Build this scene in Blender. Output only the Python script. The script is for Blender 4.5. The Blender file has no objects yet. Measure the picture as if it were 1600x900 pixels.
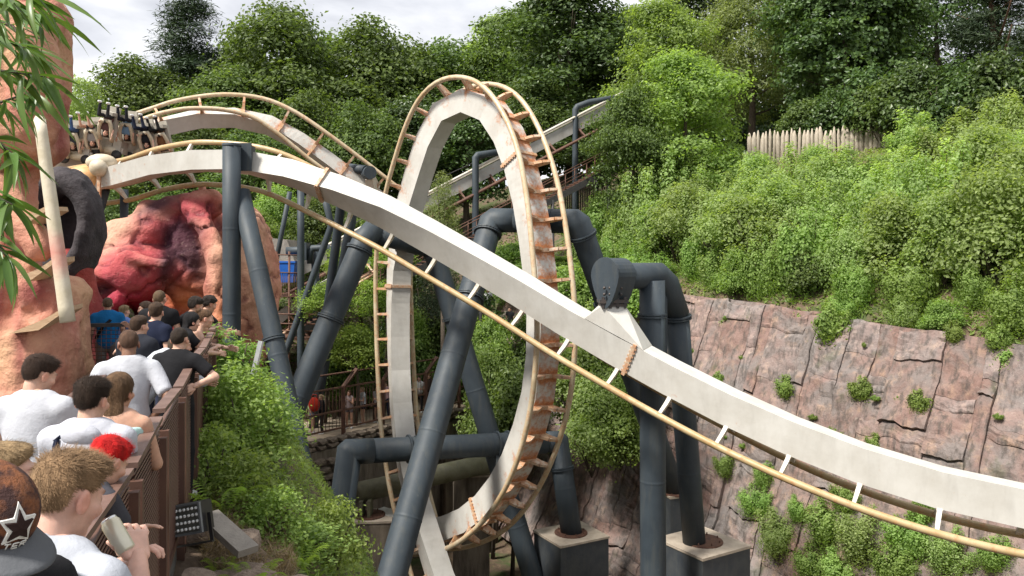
import bpy, math, random
import numpy as np
from mathutils import Vector, Matrix
V = Vector; R = math.radians
rng = np.random.default_rng(7); random.seed(7)
scene = bpy.context.scene; COL = scene.collection
# ------------------------------------------------------------------ camera, sky, sun, exposure
F = 1230.0; CZ = 2.35; HY = 400.0            # focal length in photo pixels, eye height, horizon row
cam_d = bpy.data.cameras.new('camera'); cam = bpy.data.objects.new('camera', cam_d); COL.objects.link(cam)
cam.location = (0, 0, CZ); cam.rotation_euler = (R(90), 0, 0)
cam_d.sensor_width = 36; cam_d.lens = 36 * F / 1600; cam_d.shift_y = -(450 - HY) / 1600
cam_d.clip_start = 0.05; cam_d.clip_end = 3000
scene.camera = cam
SUN_EL, SUN_AZ = 54.0, -52.0                  # azimuth measured from -Y (behind the camera) towards -X (left)
sd = V((math.sin(R(SUN_AZ)) * math.cos(R(SUN_EL)), -math.cos(R(SUN_AZ)) * math.cos(R(SUN_EL)), math.sin(R(SUN_EL))))
sl = bpy.data.lights.new('sun', 'SUN'); sl.energy = 4.2; sl.angle = R(10); sl.color = (1, .955, .88)
so = bpy.data.objects.new('sun', sl); COL.objects.link(so); so.rotation_euler = sd.to_track_quat('Z', 'Y').to_euler(); so.location = sd * 80
w = bpy.data.worlds.new('World'); scene.world = w; w.use_nodes = True
nt = w.node_tree; nt.nodes.clear()
def N(nt, t, **kw):
    n = nt.nodes.new(t)
    for k, v in kw.items(): setattr(n, k, v)
    return n
sky = N(nt, 'ShaderNodeTexSky', sky_type='NISHITA', sun_disc=False)
sky.sun_elevation = R(SUN_EL); sky.sun_rotation = math.atan2(sd.x, sd.y); sky.dust_density = 2
bg1 = N(nt, 'ShaderNodeBackground'); bg1.inputs[1].default_value = .07
nt.links.new(sky.outputs[0], bg1.inputs[0])
tc = N(nt, 'ShaderNodeTexCoord'); mp = N(nt, 'ShaderNodeMapping'); mp.inputs['Scale'].default_value = (1, 1, 2.6); mp.inputs['Location'].default_value = (.35, .2, .1)
nt.links.new(tc.outputs['Generated'], mp.inputs[0])
def noise(nt, vec, scale, detail=6, rough=.55, dist=0.):
    n = N(nt, 'ShaderNodeTexNoise'); n.inputs['Scale'].default_value = scale; n.inputs['Detail'].default_value = detail
    n.inputs['Roughness'].default_value = rough; n.inputs['Distortion'].default_value = dist
    if vec is not None: nt.links.new(vec, n.inputs['Vector'])
    return n.outputs['Fac']
def ramp(nt, fac, *stops):
    r = N(nt, 'ShaderNodeValToRGB'); e = r.color_ramp.elements
    while len(e) < len(stops): e.new(.5)
    for i, (p, c) in enumerate(stops):
        e[i].position = p; e[i].color = (c[0], c[1], c[2], 1) if hasattr(c, '__len__') else (c, c, c, 1)
    if fac is not None: nt.links.new(fac, r.inputs[0])
    return r.outputs[0]
n1 = noise(nt, mp.outputs[0], 3.0, 7, .52, .2); n2 = noise(nt, mp.outputs[0], 5.0, 7, .52, .2)
bg2 = N(nt, 'ShaderNodeBackground'); bg2.inputs[1].default_value = 1.08
nt.links.new(ramp(nt, n2, (.27, (.30, .31, .345)), (.42, (.42, .432, .465)), (.55, (.54, .547, .565)), (.70, (.66, .66, .665))), bg2.inputs[0])
mx = N(nt, 'ShaderNodeMixShader'); nt.links.new(ramp(nt, n1, (.2, .72), (.42, 1.)), mx.inputs[0])
nt.links.new(bg1.outputs[0], mx.inputs[1]); nt.links.new(bg2.outputs[0], mx.inputs[2])
wo = N(nt, 'ShaderNodeOutputWorld'); nt.links.new(mx.outputs[0], wo.inputs[0])
vs = scene.view_settings; vs.view_transform = 'Standard'; vs.look = 'None'; vs.exposure = 0.9; vs.gamma = 1; vs.use_curve_mapping = False
scene.cycles.max_bounces = 6; scene.cycles.transparent_max_bounces = 8; scene.cycles.diffuse_bounces = 3
scene.cycles.use_denoising = True

def at(px, py, Y): return V(((px - 800) / F * Y, Y, CZ + (HY - py) / F * Y))
def pxr(px_len, Y): return px_len / F * Y      # a length in photo pixels at depth Y, in metres

# ------------------------------------------------------------------ object helpers
def tag(o, label=None, cat=None, group=None, kind=None):
    if label: o['label'] = label
    if cat: o['category'] = cat
    if group: o['group'] = group
    if kind: o['kind'] = kind
    return o
def thing(name, label, cat, loc=(0, 0, 0), rz=0., group=None):
    o = bpy.data.objects.new(name, None); COL.objects.link(o); o.location = loc; o.rotation_euler = (0, 0, rz)
    o.empty_display_size = .1
    return tag(o, label, cat, group)
def link(name, me, parent=None, mats=None, mtx=None):
    o = bpy.data.objects.new(name, me); COL.objects.link(o)
    if mats is not None and not me.materials:
        for m in (mats if isinstance(mats, (list, tuple)) else [mats]): me.materials.append(m)
    if parent is not None: o.parent = parent
    if mtx is not None: o.matrix_basis = mtx
    return o
def wlocal(parent, o):
    """o was built in world coordinates: keep it there under its (unscaled) parent"""
    o.parent = parent; o.matrix_parent_inverse = parent_matrix(parent).inverted(); return o
def parent_matrix(p):
    m = p.matrix_basis.copy()
    return m if p.parent is None else parent_matrix(p.parent) @ p.matrix_parent_inverse @ m
def copy_tree(o, parent=None):
    c = o.copy(); COL.objects.link(c)
    if parent is not None: c.parent = parent
    for ch in [x for x in CHILD.get(o.name, [])] or list(o.children): copy_tree(ch, c)
    return c
CHILD = {}

class MB:
    def __init__(s): s.v = []; s.f = []; s.m = []; s.sm = []
    def add(s, vs, fs, mi=0, smooth=False):
        b = len(s.v); s.v += [tuple(p) for p in vs]
        for f in fs: s.f.append(tuple(i + b for i in f)); s.m.append(mi); s.sm.append(smooth)
        return s
    def box(s, c, d, mtx=None, mi=0):
        x, y, z = d[0] / 2, d[1] / 2, d[2] / 2; c = V(c)
        p = [V((a, b, e)) for a in (-x, x) for b in (-y, y) for e in (-z, z)]
        p = [(mtx @ q if mtx else q) + c for q in p]
        return s.add(p, [(0, 1, 3, 2), (4, 6, 7, 5), (0, 4, 5, 1), (2, 3, 7, 6), (0, 2, 6, 4), (1, 5, 7, 3)], mi)
    def beam(s, a, b, w, h, up=(0, 0, 1), mi=0, w2=None, h2=None):
        a, b = V(a), V(b); t = (b - a).normalized(); u = V(up); r = t.cross(u)
        if r.length < 1e-4: r = t.cross(V((0, 1, 0)))
        r.normalize(); u = r.cross(t); w2 = w2 or w; h2 = h2 or h
        p = [a + r * (i * w / 2) + u * (j * h / 2) for i in (-1, 1) for j in (-1, 1)] + [b + r * (i * w2 / 2) + u * (j * h2 / 2) for i in (-1, 1) for j in (-1, 1)]
        return s.add(p, [(0, 1, 3, 2), (4, 6, 7, 5), (0, 4, 5, 1), (2, 3, 7, 6), (0, 2, 6, 4), (1, 5, 7, 3)], mi)
    def tube(s, pts, r, n=10, caps=True, mi=0, smooth=True, closed=False):
        pts = [V(p) for p in pts]; k = len(pts); rr = r if hasattr(r, '__len__') else [r] * k
        t0 = (pts[1] - pts[0]).normalized(); ref = V((0, 0, 1)) if abs(t0.z) < .9 else V((1, 0, 0))
        u = t0.cross(ref).normalized(); vs = []
        for i, p in enumerate(pts):
            ta = (pts[i] - pts[i - 1]).normalized() if i else (pts[1] - pts[0]).normalized()
            tb = (pts[i + 1] - pts[i]).normalized() if i < k - 1 else ta
            t = (ta + tb).normalized(); cs = max(.35, ta.dot(t))
            u = (u - ta * u.dot(ta)).normalized(); wv = ta.cross(u)
            for j in range(n):                                   # ring on the mitre plane
                a = 2 * math.pi * j / n; q = u * math.cos(a) * rr[i] + wv * math.sin(a) * rr[i]
                q = q - ta * (q.dot(t) / cs); vs.append(p + q)
            u = (u - tb * u.dot(tb)).normalized()
        fs = [(i * n + j, i * n + (j + 1) % n, (i + 1) * n + (j + 1) % n, (i + 1) * n + j) for i in range(k - 1) for j in range(n)]
        s.add(vs, fs, mi, smooth)
        if caps:
            b = len(s.v) - k * n
            s.f.append(tuple(b + j for j in reversed(range(n)))); s.m.append(mi); s.sm.append(False)
            s.f.append(tuple(b + (k - 1) * n + j for j in range(n))); s.m.append(mi); s.sm.append(False)
        return s
    def lathe(s, prof, n=12, c=(0, 0, 0), mtx=None, mi=0, smooth=True):
        vs = []; c = V(c)
        for r_, z in prof:
            for j in range(n):
                a = 2 * math.pi * j / n; q = V((r_ * math.cos(a), r_ * math.sin(a), z)); vs.append((mtx @ q if mtx else q) + c)
        k = len(prof)
        return s.add(vs, [(i * n + j, i * n + (j + 1) % n, (i + 1) * n + (j + 1) % n, (i + 1) * n + j) for i in range(k - 1) for j in range(n)], mi, smooth)
    def ball(s, c, r, n=10, mi=0, sc=(1, 1, 1)):
        m = n // 2 + 1; vs = []
        for i in range(m + 1):
            th = math.pi * i / m
            for j in range(n):
                a = 2 * math.pi * j / n
                vs.append((c[0] + r * sc[0] * math.sin(th) * math.cos(a), c[1] + r * sc[1] * math.sin(th) * math.sin(a), c[2] + r * sc[2] * math.cos(th)))
        return s.add(vs, [(i * n + j, (i + 1) * n + j, (i + 1) * n + (j + 1) % n, i * n + (j + 1) % n) for i in range(m) for j in range(n)], mi, True)
    def mesh(s, name='mesh'):
        me = bpy.data.meshes.new(name); me.from_pydata(s.v, [], s.f)
        me.polygons.foreach_set('material_index', s.m); me.polygons.foreach_set('use_smooth', s.sm)
        me.update(); return me
    def build(s, name, mats, parent=None): return link(name, s.mesh(name), parent, mats)

def fastmesh(name, verts, faces, smooth=False, fattr=None, vattr=None):
    """verts (n,3), faces (m,k) arrays -> mesh"""
    me = bpy.data.meshes.new(name); verts = np.asarray(verts, np.float32); faces = np.asarray(faces, np.int32)
    m, k = faces.shape
    me.vertices.add(len(verts)); me.vertices.foreach_set('co', verts.ravel())
    me.loops.add(m * k); me.loops.foreach_set('vertex_index', faces.ravel())
    me.polygons.add(m); me.polygons.foreach_set('loop_start', np.arange(0, m * k, k, dtype=np.int32))
    me.polygons.foreach_set('use_smooth', np.full(m, smooth))
    for nm, a in (fattr or {}).items(): me.attributes.new(nm, 'FLOAT', 'FACE').data.foreach_set('value', np.asarray(a, np.float32))
    for nm, a in (vattr or {}).items():
        a = np.asarray(a, np.float32)
        if a.ndim == 1: me.attributes.new(nm, 'FLOAT', 'POINT').data.foreach_set('value', a)
        else:
            if a.shape[1] == 3: a = np.c_[a, np.ones(len(a), np.float32)]
            me.attributes.new(nm, 'FLOAT_COLOR', 'POINT').data.foreach_set('color', a.astype(np.float32).ravel())
    me.update(calc_edges=True); me.validate(); return me

# ------------------------------------------------------------------ numpy noise and implicit surfaces
def _h(ix, iy, iz):
    n = (ix * 374761393 + iy * 668265263 + iz * 1274126177) & 0x7fffffff
    n = ((n ^ (n >> 13)) * 1103515245) & 0x7fffffff
    return ((n ^ (n >> 16)) & 0xffff) / 65535.0
def vnoise(p):
    p = np.asarray(p, float); i = np.floor(p).astype(np.int64); f = p - i; f = f * f * (3 - 2 * f); o = 0
    for a in (0, 1):
        for b in (0, 1):
            for c in (0, 1):
                wt = (f[..., 0] if a else 1 - f[..., 0]) * (f[..., 1] if b else 1 - f[..., 1]) * (f[..., 2] if c else 1 - f[..., 2])
                o = o + wt * _h(i[..., 0] + a, i[..., 1] + b, i[..., 2] + c)
    return o * 2 - 1
def fbm(p, oct=4, gain=.5):
    p = np.asarray(p, float); a = 1.; o = 0; t = 0
    for k in range(oct): o = o + a * vnoise(p * (2.03 ** k) + 17.3 * k); t += a; a *= gain
    return o / t
def smin(a, b, k):
    h = np.clip(.5 + .5 * (b - a) / k, 0, 1); return b + (a - b) * h - k * h * (1 - h)
def smax(a, b, k): return -smin(-a, -b, k)
def sd_cone(p, a, b, r1, r2):
    a = np.asarray(a, float); b = np.asarray(b, float); ba = b - a; pa = p - a
    t = np.clip((pa @ ba) / max(ba @ ba, 1e-9), 0, 1); q = pa - t[..., None] * ba
    return np.sqrt((q * q).sum(-1)) - (r1 + (r2 - r1) * t)
def sd_ell(p, c, r, B=None):
    q = p - np.asarray(c, float)
    if B is not None: q = q @ np.asarray(B, float).T           # rows of B are the axes
    r = np.asarray(r, float); k0 = np.sqrt(((q / r) ** 2).sum(-1)); k1 = np.sqrt(((q / (r * r)) ** 2).sum(-1)) + 1e-9
    return k0 * (k0 - 1) / k1
def snet(f, lo, hi, h):
    """surface nets: verts, quads of the zero level of f"""
    lo = np.asarray(lo, float); n = np.ceil((np.asarray(hi, float) - lo) / h).astype(int) + 1
    ax = [lo[i] + h * np.arange(n[i]) for i in range(3)]
    G = np.stack(np.meshgrid(*ax, indexing='ij'), -1); v = f(G.reshape(-1, 3)).reshape(n); s = v < 0
    c = [n[i] - 1 for i in range(3)]; acc = np.zeros((*c, 3)); cnt = np.zeros(c)
    for axis in range(3):
        o1, o2 = [i for i in range(3) if i != axis]
        for a in (0, 1):
            for b in (0, 1):
                s0 = [slice(0, c[i]) for i in range(3)]; s0[o1] = slice(a, a + c[o1]); s0[o2] = slice(b, b + c[o2])
                s1 = list(s0); s1[axis] = slice(1, 1 + c[axis]); v0 = v[tuple(s0)]; v1 = v[tuple(s1)]
                m = s[tuple(s0)] != s[tuple(s1)]; t = np.where(m, v0 / np.where(m, v0 - v1, 1), 0)
                d = np.zeros((*c, 3)); d[..., axis] = t; d[..., o1] = a; d[..., o2] = b
                acc += d * m[..., None]; cnt += m
    act = cnt > 0; idx = -np.ones(c, int); idx[act] = np.arange(act.sum())
    ijk = np.argwhere(act); verts = lo + h * (ijk + acc[act] / cnt[act][:, None]); F_ = []
    for axis in range(3):
        o1, o2 = [(1, 2), (2, 0), (0, 1)][axis]
        s0 = [slice(None)] * 3; s0[axis] = slice(0, n[axis] - 1); s1 = [slice(None)] * 3; s1[axis] = slice(1, n[axis])
        A = s[tuple(s0)]; B = s[tuple(s1)]; e = np.argwhere(A != B); e = e[(e[:, o1] > 0) & (e[:, o2] > 0) & (e[:, o1] < n[o1] - 1) & (e[:, o2] < n[o2] - 1)]
        if not len(e): continue
        q = []
        for d1, d2 in ((-1, -1), (0, -1), (0, 0), (-1, 0)):
            k = e.copy(); k[:, o1] += d1; k[:, o2] += d2; q.append(idx[k[:, 0], k[:, 1], k[:, 2]])
        q = np.stack(q, 1); flip = ~A[e[:, 0], e[:, 1], e[:, 2]]; q[flip] = q[flip][:, ::-1]; F_.append(q)
    return verts, np.concatenate(F_)
def spline(ctrl, step=.25):
    """Catmull-Rom through rows of numbers, resampled about every `step` of the first three columns"""
    c = np.array(ctrl, float); c = np.vstack([2 * c[0] - c[1], c, 2 * c[-1] - c[-2]]); out = []
    for i in range(1, len(c) - 2):
        L = np.linalg.norm(c[i + 1, :3] - c[i, :3]); m = max(2, int(L / (step / 4)))
        t = np.linspace(0, 1, m, endpoint=False)[:, None]; a, b, d, e = c[i - 1], c[i], c[i + 1], c[i + 2]
        out.append(.5 * (2 * b + (d - a) * t + (2 * a - 5 * b + 4 * d - e) * t ** 2 + (3 * b - a - 3 * d + e) * t ** 3))
    o = np.vstack(out + [c[-2:-1]]); s = np.r_[0, np.cumsum(np.linalg.norm(np.diff(o[:, :3], axis=0), axis=1))]
    k = max(2, int(round(s[-1] / step))); u = np.linspace(0, s[-1], k + 1)
    return np.stack([np.interp(u, s, o[:, j]) for j in range(o.shape[1])], 1)

# ------------------------------------------------------------------ materials
MATS = {}
def mat(name, c1, c2=None, scale=4., rough=.6, bump=0., bscale=None, metal=0., extra=None, spec=.5, stretch=None, lohi=(.35, .65)):
    if name in MATS: return MATS[name]
    m = bpy.data.materials.new(name); m.use_nodes = True; t = m.node_tree; b = t.nodes['Principled BSDF']
    b.inputs['Roughness'].default_value = rough; b.inputs['Metallic'].default_value = metal; b.inputs['Specular IOR Level'].default_value = spec
    c2 = c2 or c1; tcn = N(t, 'ShaderNodeTexCoord'); vec = tcn.outputs['Object']
    if stretch:
        mm = N(t, 'ShaderNodeMapping'); mm.inputs['Scale'].default_value = stretch; t.links.new(vec, mm.inputs[0]); vec = mm.outputs[0]
    col = ramp(t, noise(t, vec, scale, 7, .6), (lohi[0], c1), (lohi[1], c2))
    if extra: col = extra(t, vec, col, b)
    t.links.new(col, b.inputs['Base Color'])
    if bump:
        bn = N(t, 'ShaderNodeBump'); bn.inputs['Strength'].default_value = bump; bn.inputs['Distance'].default_value = .05
        t.links.new(noise(t, vec, bscale or scale * 4, 8, .65), bn.inputs['Height']); t.links.new(bn.outputs[0], b.inputs['Normal'])
    MATS[name] = m; return m
def mixc(t, fac, a, b, mode='MIX'):
    x = N(t, 'ShaderNodeMix', data_type='RGBA', blend_type=mode)
    for s_, v_ in ((x.inputs[0], fac), (x.inputs[6], a), (x.inputs[7], b)):
        if isinstance(v_, bpy.types.NodeSocket): t.links.new(v_, s_)
        elif hasattr(v_, '__len__'): s_.default_value = (*v_[:3], 1)
        else: s_.default_value = v_
    return x.outputs[2]
def math_(t, op, a, b=0.):
    x = N(t, 'ShaderNodeMath', operation=op)
    for s_, v_ in ((x.inputs[0], a), (x.inputs[1], b)):
        if isinstance(v_, bpy.types.NodeSocket): t.links.new(v_, s_)
        else: s_.default_value = v_
    return x.outputs[0]
def attr(t, name, color=False):
    a = N(t, 'ShaderNodeAttribute', attribute_name=name); return a.outputs['Color' if color else 'Fac']
def leafmat(name, dark, mid, light, trans=.35, rough=.5):
    m = bpy.data.materials.new(name); m.use_nodes = True; t = m.node_tree; t.nodes.clear()
    a = attr(t, 'rnd'); c = attr(t, 'tone'); oi = N(t, 'ShaderNodeObjectInfo')
    k = math_(t, 'ADD', math_(t, 'MULTIPLY', a, .45), math_(t, 'MULTIPLY', c, .55))
    col = ramp(t, k, (.1, dark), (.5, mid), (.95, light))
    hs = N(t, 'ShaderNodeHueSaturation'); hs.inputs['Saturation'].default_value = .87; t.links.new(col, hs.inputs['Color'])
    t.links.new(math_(t, 'ADD', math_(t, 'MULTIPLY', oi.outputs['Random'], .022), .489), hs.inputs['Hue'])
    t.links.new(math_(t, 'ADD', math_(t, 'MULTIPLY', oi.outputs['Random'], .3), .95), hs.inputs['Value'])
    p = N(t, 'ShaderNodeBsdfPrincipled'); p.inputs['Roughness'].default_value = rough; p.inputs['Specular IOR Level'].default_value = .35
    t.links.new(hs.outputs[0], p.inputs['Base Color'])
    tr = N(t, 'ShaderNodeBsdfTranslucent'); t.links.new(mixc(t, 1., hs.outputs[0], (1.25, 1.3, .55), 'MULTIPLY'), tr.inputs[0])
    x = N(t, 'ShaderNodeMixShader'); x.inputs[0].default_value = trans
    t.links.new(p.outputs[0], x.inputs[1]); t.links.new(tr.outputs[0], x.inputs[2])
    o = N(t, 'ShaderNodeOutputMaterial'); t.links.new(x.outputs[0], o.inputs[0]); MATS[name] = m; return m
def rusty(name, paint, paint2, amount=.5, use_attr=True, rough=.42):
    """paint with grime, water streaks and rust that eats in from the joints (attribute 'rust')"""
    m = bpy.data.materials.new(name); m.use_nodes = True; t = m.node_tree; b = t.nodes['Principled BSDF']
    g = N(t, 'ShaderNodeNewGeometry').outputs['Position']
    col = ramp(t, noise(t, g, 1.3, 8, .65), (.3, paint2), (.62, paint))
    st = N(t, 'ShaderNodeMapping'); st.inputs['Scale'].default_value = (2.2, 2.2, .5); t.links.new(g, st.inputs[0])
    streak = ramp(t, noise(t, st.outputs[0], 1.6, 8, .62), (.5, 0), (.75, .38))
    col = mixc(t, streak, col, tuple(x * .74 for x in paint2))
    sp = ramp(t, noise(t, g, 9, 5, .7), (.62, 0), (.75, .35)); col = mixc(t, sp, col, (.42, .36, .27))
    nz = noise(t, g, 6.5, 8, .7)
    f = math_(t, 'ADD', attr(t, 'rust') if use_attr else amount, math_(t, 'MULTIPLY', math_(t, 'SUBTRACT', nz, .5), 1.5))
    rf = ramp(t, f, (.36, 0), (.56, .5), (.82, .95))
    rc = ramp(t, noise(t, g, 14, 5, .7), (.3, (.26, .075, .025)), (.6, (.50, .19, .06)), (.8, (.60, .34, .17)))
    col = mixc(t, rf, col, rc); t.links.new(col, b.inputs['Base Color'])
    t.links.new(ramp(t, rf, (0, rough), (1, .85)), b.inputs['Roughness'])
    bn = N(t, 'ShaderNodeBump'); bn.inputs['Strength'].default_value = .12; bn.inputs['Distance'].default_value = .02
    t.links.new(nz, bn.inputs['Height']); t.links.new(bn.outputs[0], b.inputs['Normal'])
    MATS[name] = m; return m
M_white = rusty('track_paint', (.53, .515, .48), (.44, .42, .38))
M_lift = rusty('lift_paint', (.34, .33, .31), (.24, .225, .20))
M_rail = rusty('rail_paint', (.43, .335, .19), (.35, .235, .10), .36, False, .38)
M_railw = rusty('rail_paint_pale', (.52, .44, .31), (.42, .30, .16), .36, False, .4)
M_tie = rusty('tie_paint', (.54, .46, .36), (.46, .30, .16), .54, False)
M_tiew = rusty('tie_paint_pale', (.58, .55, .49), (.50, .45, .36), .30, False)
def grime(t, vec, col, b):
    g = N(t, 'ShaderNodeNewGeometry').outputs['Position']; st = N(t, 'ShaderNodeMapping'); st.inputs['Scale'].default_value = (4, 4, .5); t.links.new(g, st.inputs[0])
    col = mixc(t, ramp(t, noise(t, st.outputs[0], 1.5, 7, .62), (.5, 0), (.72, .5)), col, (.075, .078, .072))
    return mixc(t, ramp(t, noise(t, g, 5, 6, .7), (.66, 0), (.8, .5)), col, (.16, .17, .16))
M_col = mat('support_paint', (.030, .040, .050), (.043, .056, .067), 1.2, .58, .08, 30, extra=grime, spec=.35)
M_colgrn = mat('mossy_pipe', (.11, .105, .055), (.17, .16, .10), 2.5, .7, .2, 20, extra=grime)
M_bolt = mat('bolt_steel', (.05, .05, .055), (.09, .07, .06), 12, .5, metal=.4)
M_brown = mat('fence_paint', (.085, .042, .030), (.125, .062, .042), 3, .5, .08, 40)
M_browntop = mat('fence_top_paint', (.105, .058, .044), (.165, .10, .08), 5, .5, .1, 40)
M_rustst = mat('rusty_steel', (.07, .032, .022), (.13, .06, .035), 6, .75, .2, 30)
M_dark = mat('dark_steel', (.022, .022, .024), (.04, .035, .032), 5, .6, .1, 20)
M_conc = mat('concrete', (.17, .15, .13), (.30, .27, .23), 1.8, .85, .4, 14)
M_concd = mat('stained_concrete', (.075, .06, .045), (.20, .165, .125), 1.2, .9, .5, 10, stretch=(3, 3, .5))
M_black = mat('black_plastic', (.012, .012, .013), (.02, .02, .021), 5, .4)
M_wood = mat('weathered_wood', (.30, .25, .19), (.48, .42, .34), 5, .85, .5, 20, stretch=(6, 6, .6))
M_bark = mat('bark', (.05, .036, .026), (.11, .085, .062), 6, .9, .8, 14, stretch=(3, 3, .6))
M_barkp = mat('red_bark', (.085, .048, .032), (.16, .085, .055), 6, .9, .8, 14, stretch=(3, 3, .6))
# ------------------------------------------------------------------ terrain
CA = np.array([7.6, 36.]); CN = np.array([.83, .555]); CT = np.array([.555, -.83])      # cliff edge: point, uphill, along (to the right)
def edge_z(t): return np.interp(t, [-30, -8, 0, 14.4, 30], [1.6, 1.2, .74, -.28, -1.2])
FA = np.array([-8.8, 34.]); FT = np.array([.618, .786]); FN = np.array([.786, -.618])   # far path: point, along, towards the pit
def fence_e(x, y): return (x + .32 * y + .69) / 1.05                                     # metres to the pit side of the walkway fence
def ground_raw(x, y):
    s = (x - CA[0]) * CN[0] + (y - CA[1]) * CN[1]; t = (x - CA[0]) * CT[0] + (y - CA[1]) * CT[1]
    hill = edge_z(t) + np.interp(s, [-40, -4.9, -4.6, -2.6, .6, .9, 1.8, 13, 18, 60, 200], [-13, -13, -12.6, -9.0, -.6, .05, .6, 7.2, 8.2, 12, 16])
    q = (x - FA[0]) * FN[0] + (y - FA[1]) * FN[1]
    far = np.interp(-q, [-1.3, -1.15, 2.5, 4, 12, 30, 90, 300], [-13, -5.5, -5.45, -4.4, -1, 3.5, 7, 12])
    e = fence_e(x, y) + np.clip((y - 13.2) * .45, 0, 60)
    near = np.interp(e, [-1, .2, .9, 1.6, 3., 6, 8], [-.16, -.12, -.35, -1.3, -4, -9, -13])
    return np.maximum(np.maximum(hill, far), near)
def ground(x, y):
    x = np.asarray(x, float); y = np.asarray(y, float)
    p = np.stack([x, y, x * 0], -1); z = ground_raw(x, y)
    q = (x - FA[0]) * FN[0] + (y - FA[1]) * FN[1]; flat = ((q > -2.5) & (q < 1.3) & (z < -5)) | (fence_e(x, y) < .1) & (y < 13.5)
    return z + np.where(flat, 0, .16 * fbm(p * .9, 4) + .10 * fbm(p * 3.1 + 5, 3))
def axis(lo, a, b, hi, st):
    far = lambda v0, v1: v0 + (v1 - v0) * np.linspace(0, 1, 14)[1:] ** 2.2
    return np.r_[far(a, lo)[::-1], np.arange(a, b + st / 2, st), far(b, hi)]
gx = axis(-900, -22, 38, 900, .4); gy = axis(-600, -4, 66, 1500, .4)
GX, GY = np.meshgrid(gx, gy, indexing='ij'); GZ = ground(GX, GY)
nx, ny = GX.shape; I = np.arange(nx * ny).reshape(nx, ny)
fc = np.stack([I[:-1, :-1], I[1:, :-1], I[1:, 1:], I[:-1, 1:]], -1).reshape(-1, 4)
def soil(t, vec, col, b):
    n = noise(t, vec, .7, 6, .6); col = mixc(t, ramp(t, n, (.46, 0), (.6, 1)), col, (.055, .075, .022))
    return mixc(t, ramp(t, noise(t, vec, 3.1, 6, .6), (.55, 0), (.7, .8)), col, (.17, .12, .075))
M_soil = mat('soil', (.085, .058, .038), (.13, .088, .058), 2.2, .95, .8, 9, extra=soil)
tag(link('terrain', fastmesh('terrain', np.c_[GX.ravel(), GY.ravel(), GZ.ravel()], fc, True), None, M_soil), kind='structure')

# ------------------------------------------------------------------ cliff: recessed bedrock with slabs standing proud of it
def cliff_pt(t, v, d=0.):
    """t along the edge, v metres down the face, d out of the face"""
    s = -np.interp(v, [0, 9.0, 13.6], [0, 3.3, 5.2]); dz = -np.interp(v, [0, 9.0, 13.6], [0, 8.4, 12.6])
    bulge = .35 * fbm(np.stack([t * .22, v * .25, t * 0 + 3.], -1), 3)
    d = d + bulge; x = CA[0] + CT[0] * t + CN[0] * s; y = CA[1] + CT[1] * t + CN[1] * s; z = edge_z(t) + dz
    return np.stack([x - CN[0] * d * .87, y - CN[1] * d * .87, z + d * .48], -1)
def rockcol(t, vec, col, b):
    g = N(t, 'ShaderNodeNewGeometry').outputs['Position']; oi = N(t, 'ShaderNodeObjectInfo')
    col = mixc(t, ramp(t, noise(t, g, .55, 5, .6, .6), (.42, 0), (.58, .8)), col, (.17, .152, .142))
    col = mixc(t, ramp(t, noise(t, g, 2.4, 7, .65), (.52, 0), (.68, .75)), col, (.33, .215, .15))
    st = N(t, 'ShaderNodeMapping'); st.inputs['Scale'].default_value = (3, 3, .45); t.links.new(g, st.inputs[0])
    col = mixc(t, ramp(t, noise(t, st.outputs[0], 1.6, 7, .65), (.48, 0), (.62, .8)), col, (.075, .060, .052))
    col = mixc(t, ramp(t, noise(t, st.outputs[0], 4.2, 4, .6), (.64, 0), (.76, .6)), col, (.40, .34, .275))
    col = mixc(t, ramp(t, noise(t, g, 1.1, 6, .6), (.60, 0), (.72, .45)), col, (.075, .09, .035))
    hs = N(t, 'ShaderNodeHueSaturation'); t.links.new(col, hs.inputs['Color'])
    t.links.new(math_(t, 'ADD', math_(t, 'MULTIPLY', oi.outputs['Random'], .16), .92), hs.inputs['Value'])
    t.links.new(math_(t, 'ADD', math_(t, 'MULTIPLY', oi.outputs['Random'], -.35), 1.02), hs.inputs['Saturation'])
    return hs.outputs[0]
M_rock = mat('red_sandstone', (.165, .094, .076), (.245, .156, .130), 1.3, .9, 1.0, 7, extra=rockcol)
tt = np.arange(-14, 26.01, .3); vv = np.arange(-.3, 13.61, .25); TT, VV_ = np.meshgrid(tt, vv, indexing='ij')
P = cliff_pt(TT, VV_, -.08 + .10 * fbm(np.stack([TT * 1.4, VV_ * 1.4, TT * 0], -1), 4)); a, b_ = TT.shape; I = np.arange(a * b_).reshape(a, b_)
fc = np.stack([I[:-1, :-1], I[:-1, 1:], I[1:, 1:], I[1:, :-1]], -1).reshape(-1, 4)
cliff = tag(link('cliff', fastmesh('cliff', P.reshape(-1, 3), fc, False), None, M_rock), kind='structure')
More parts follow.
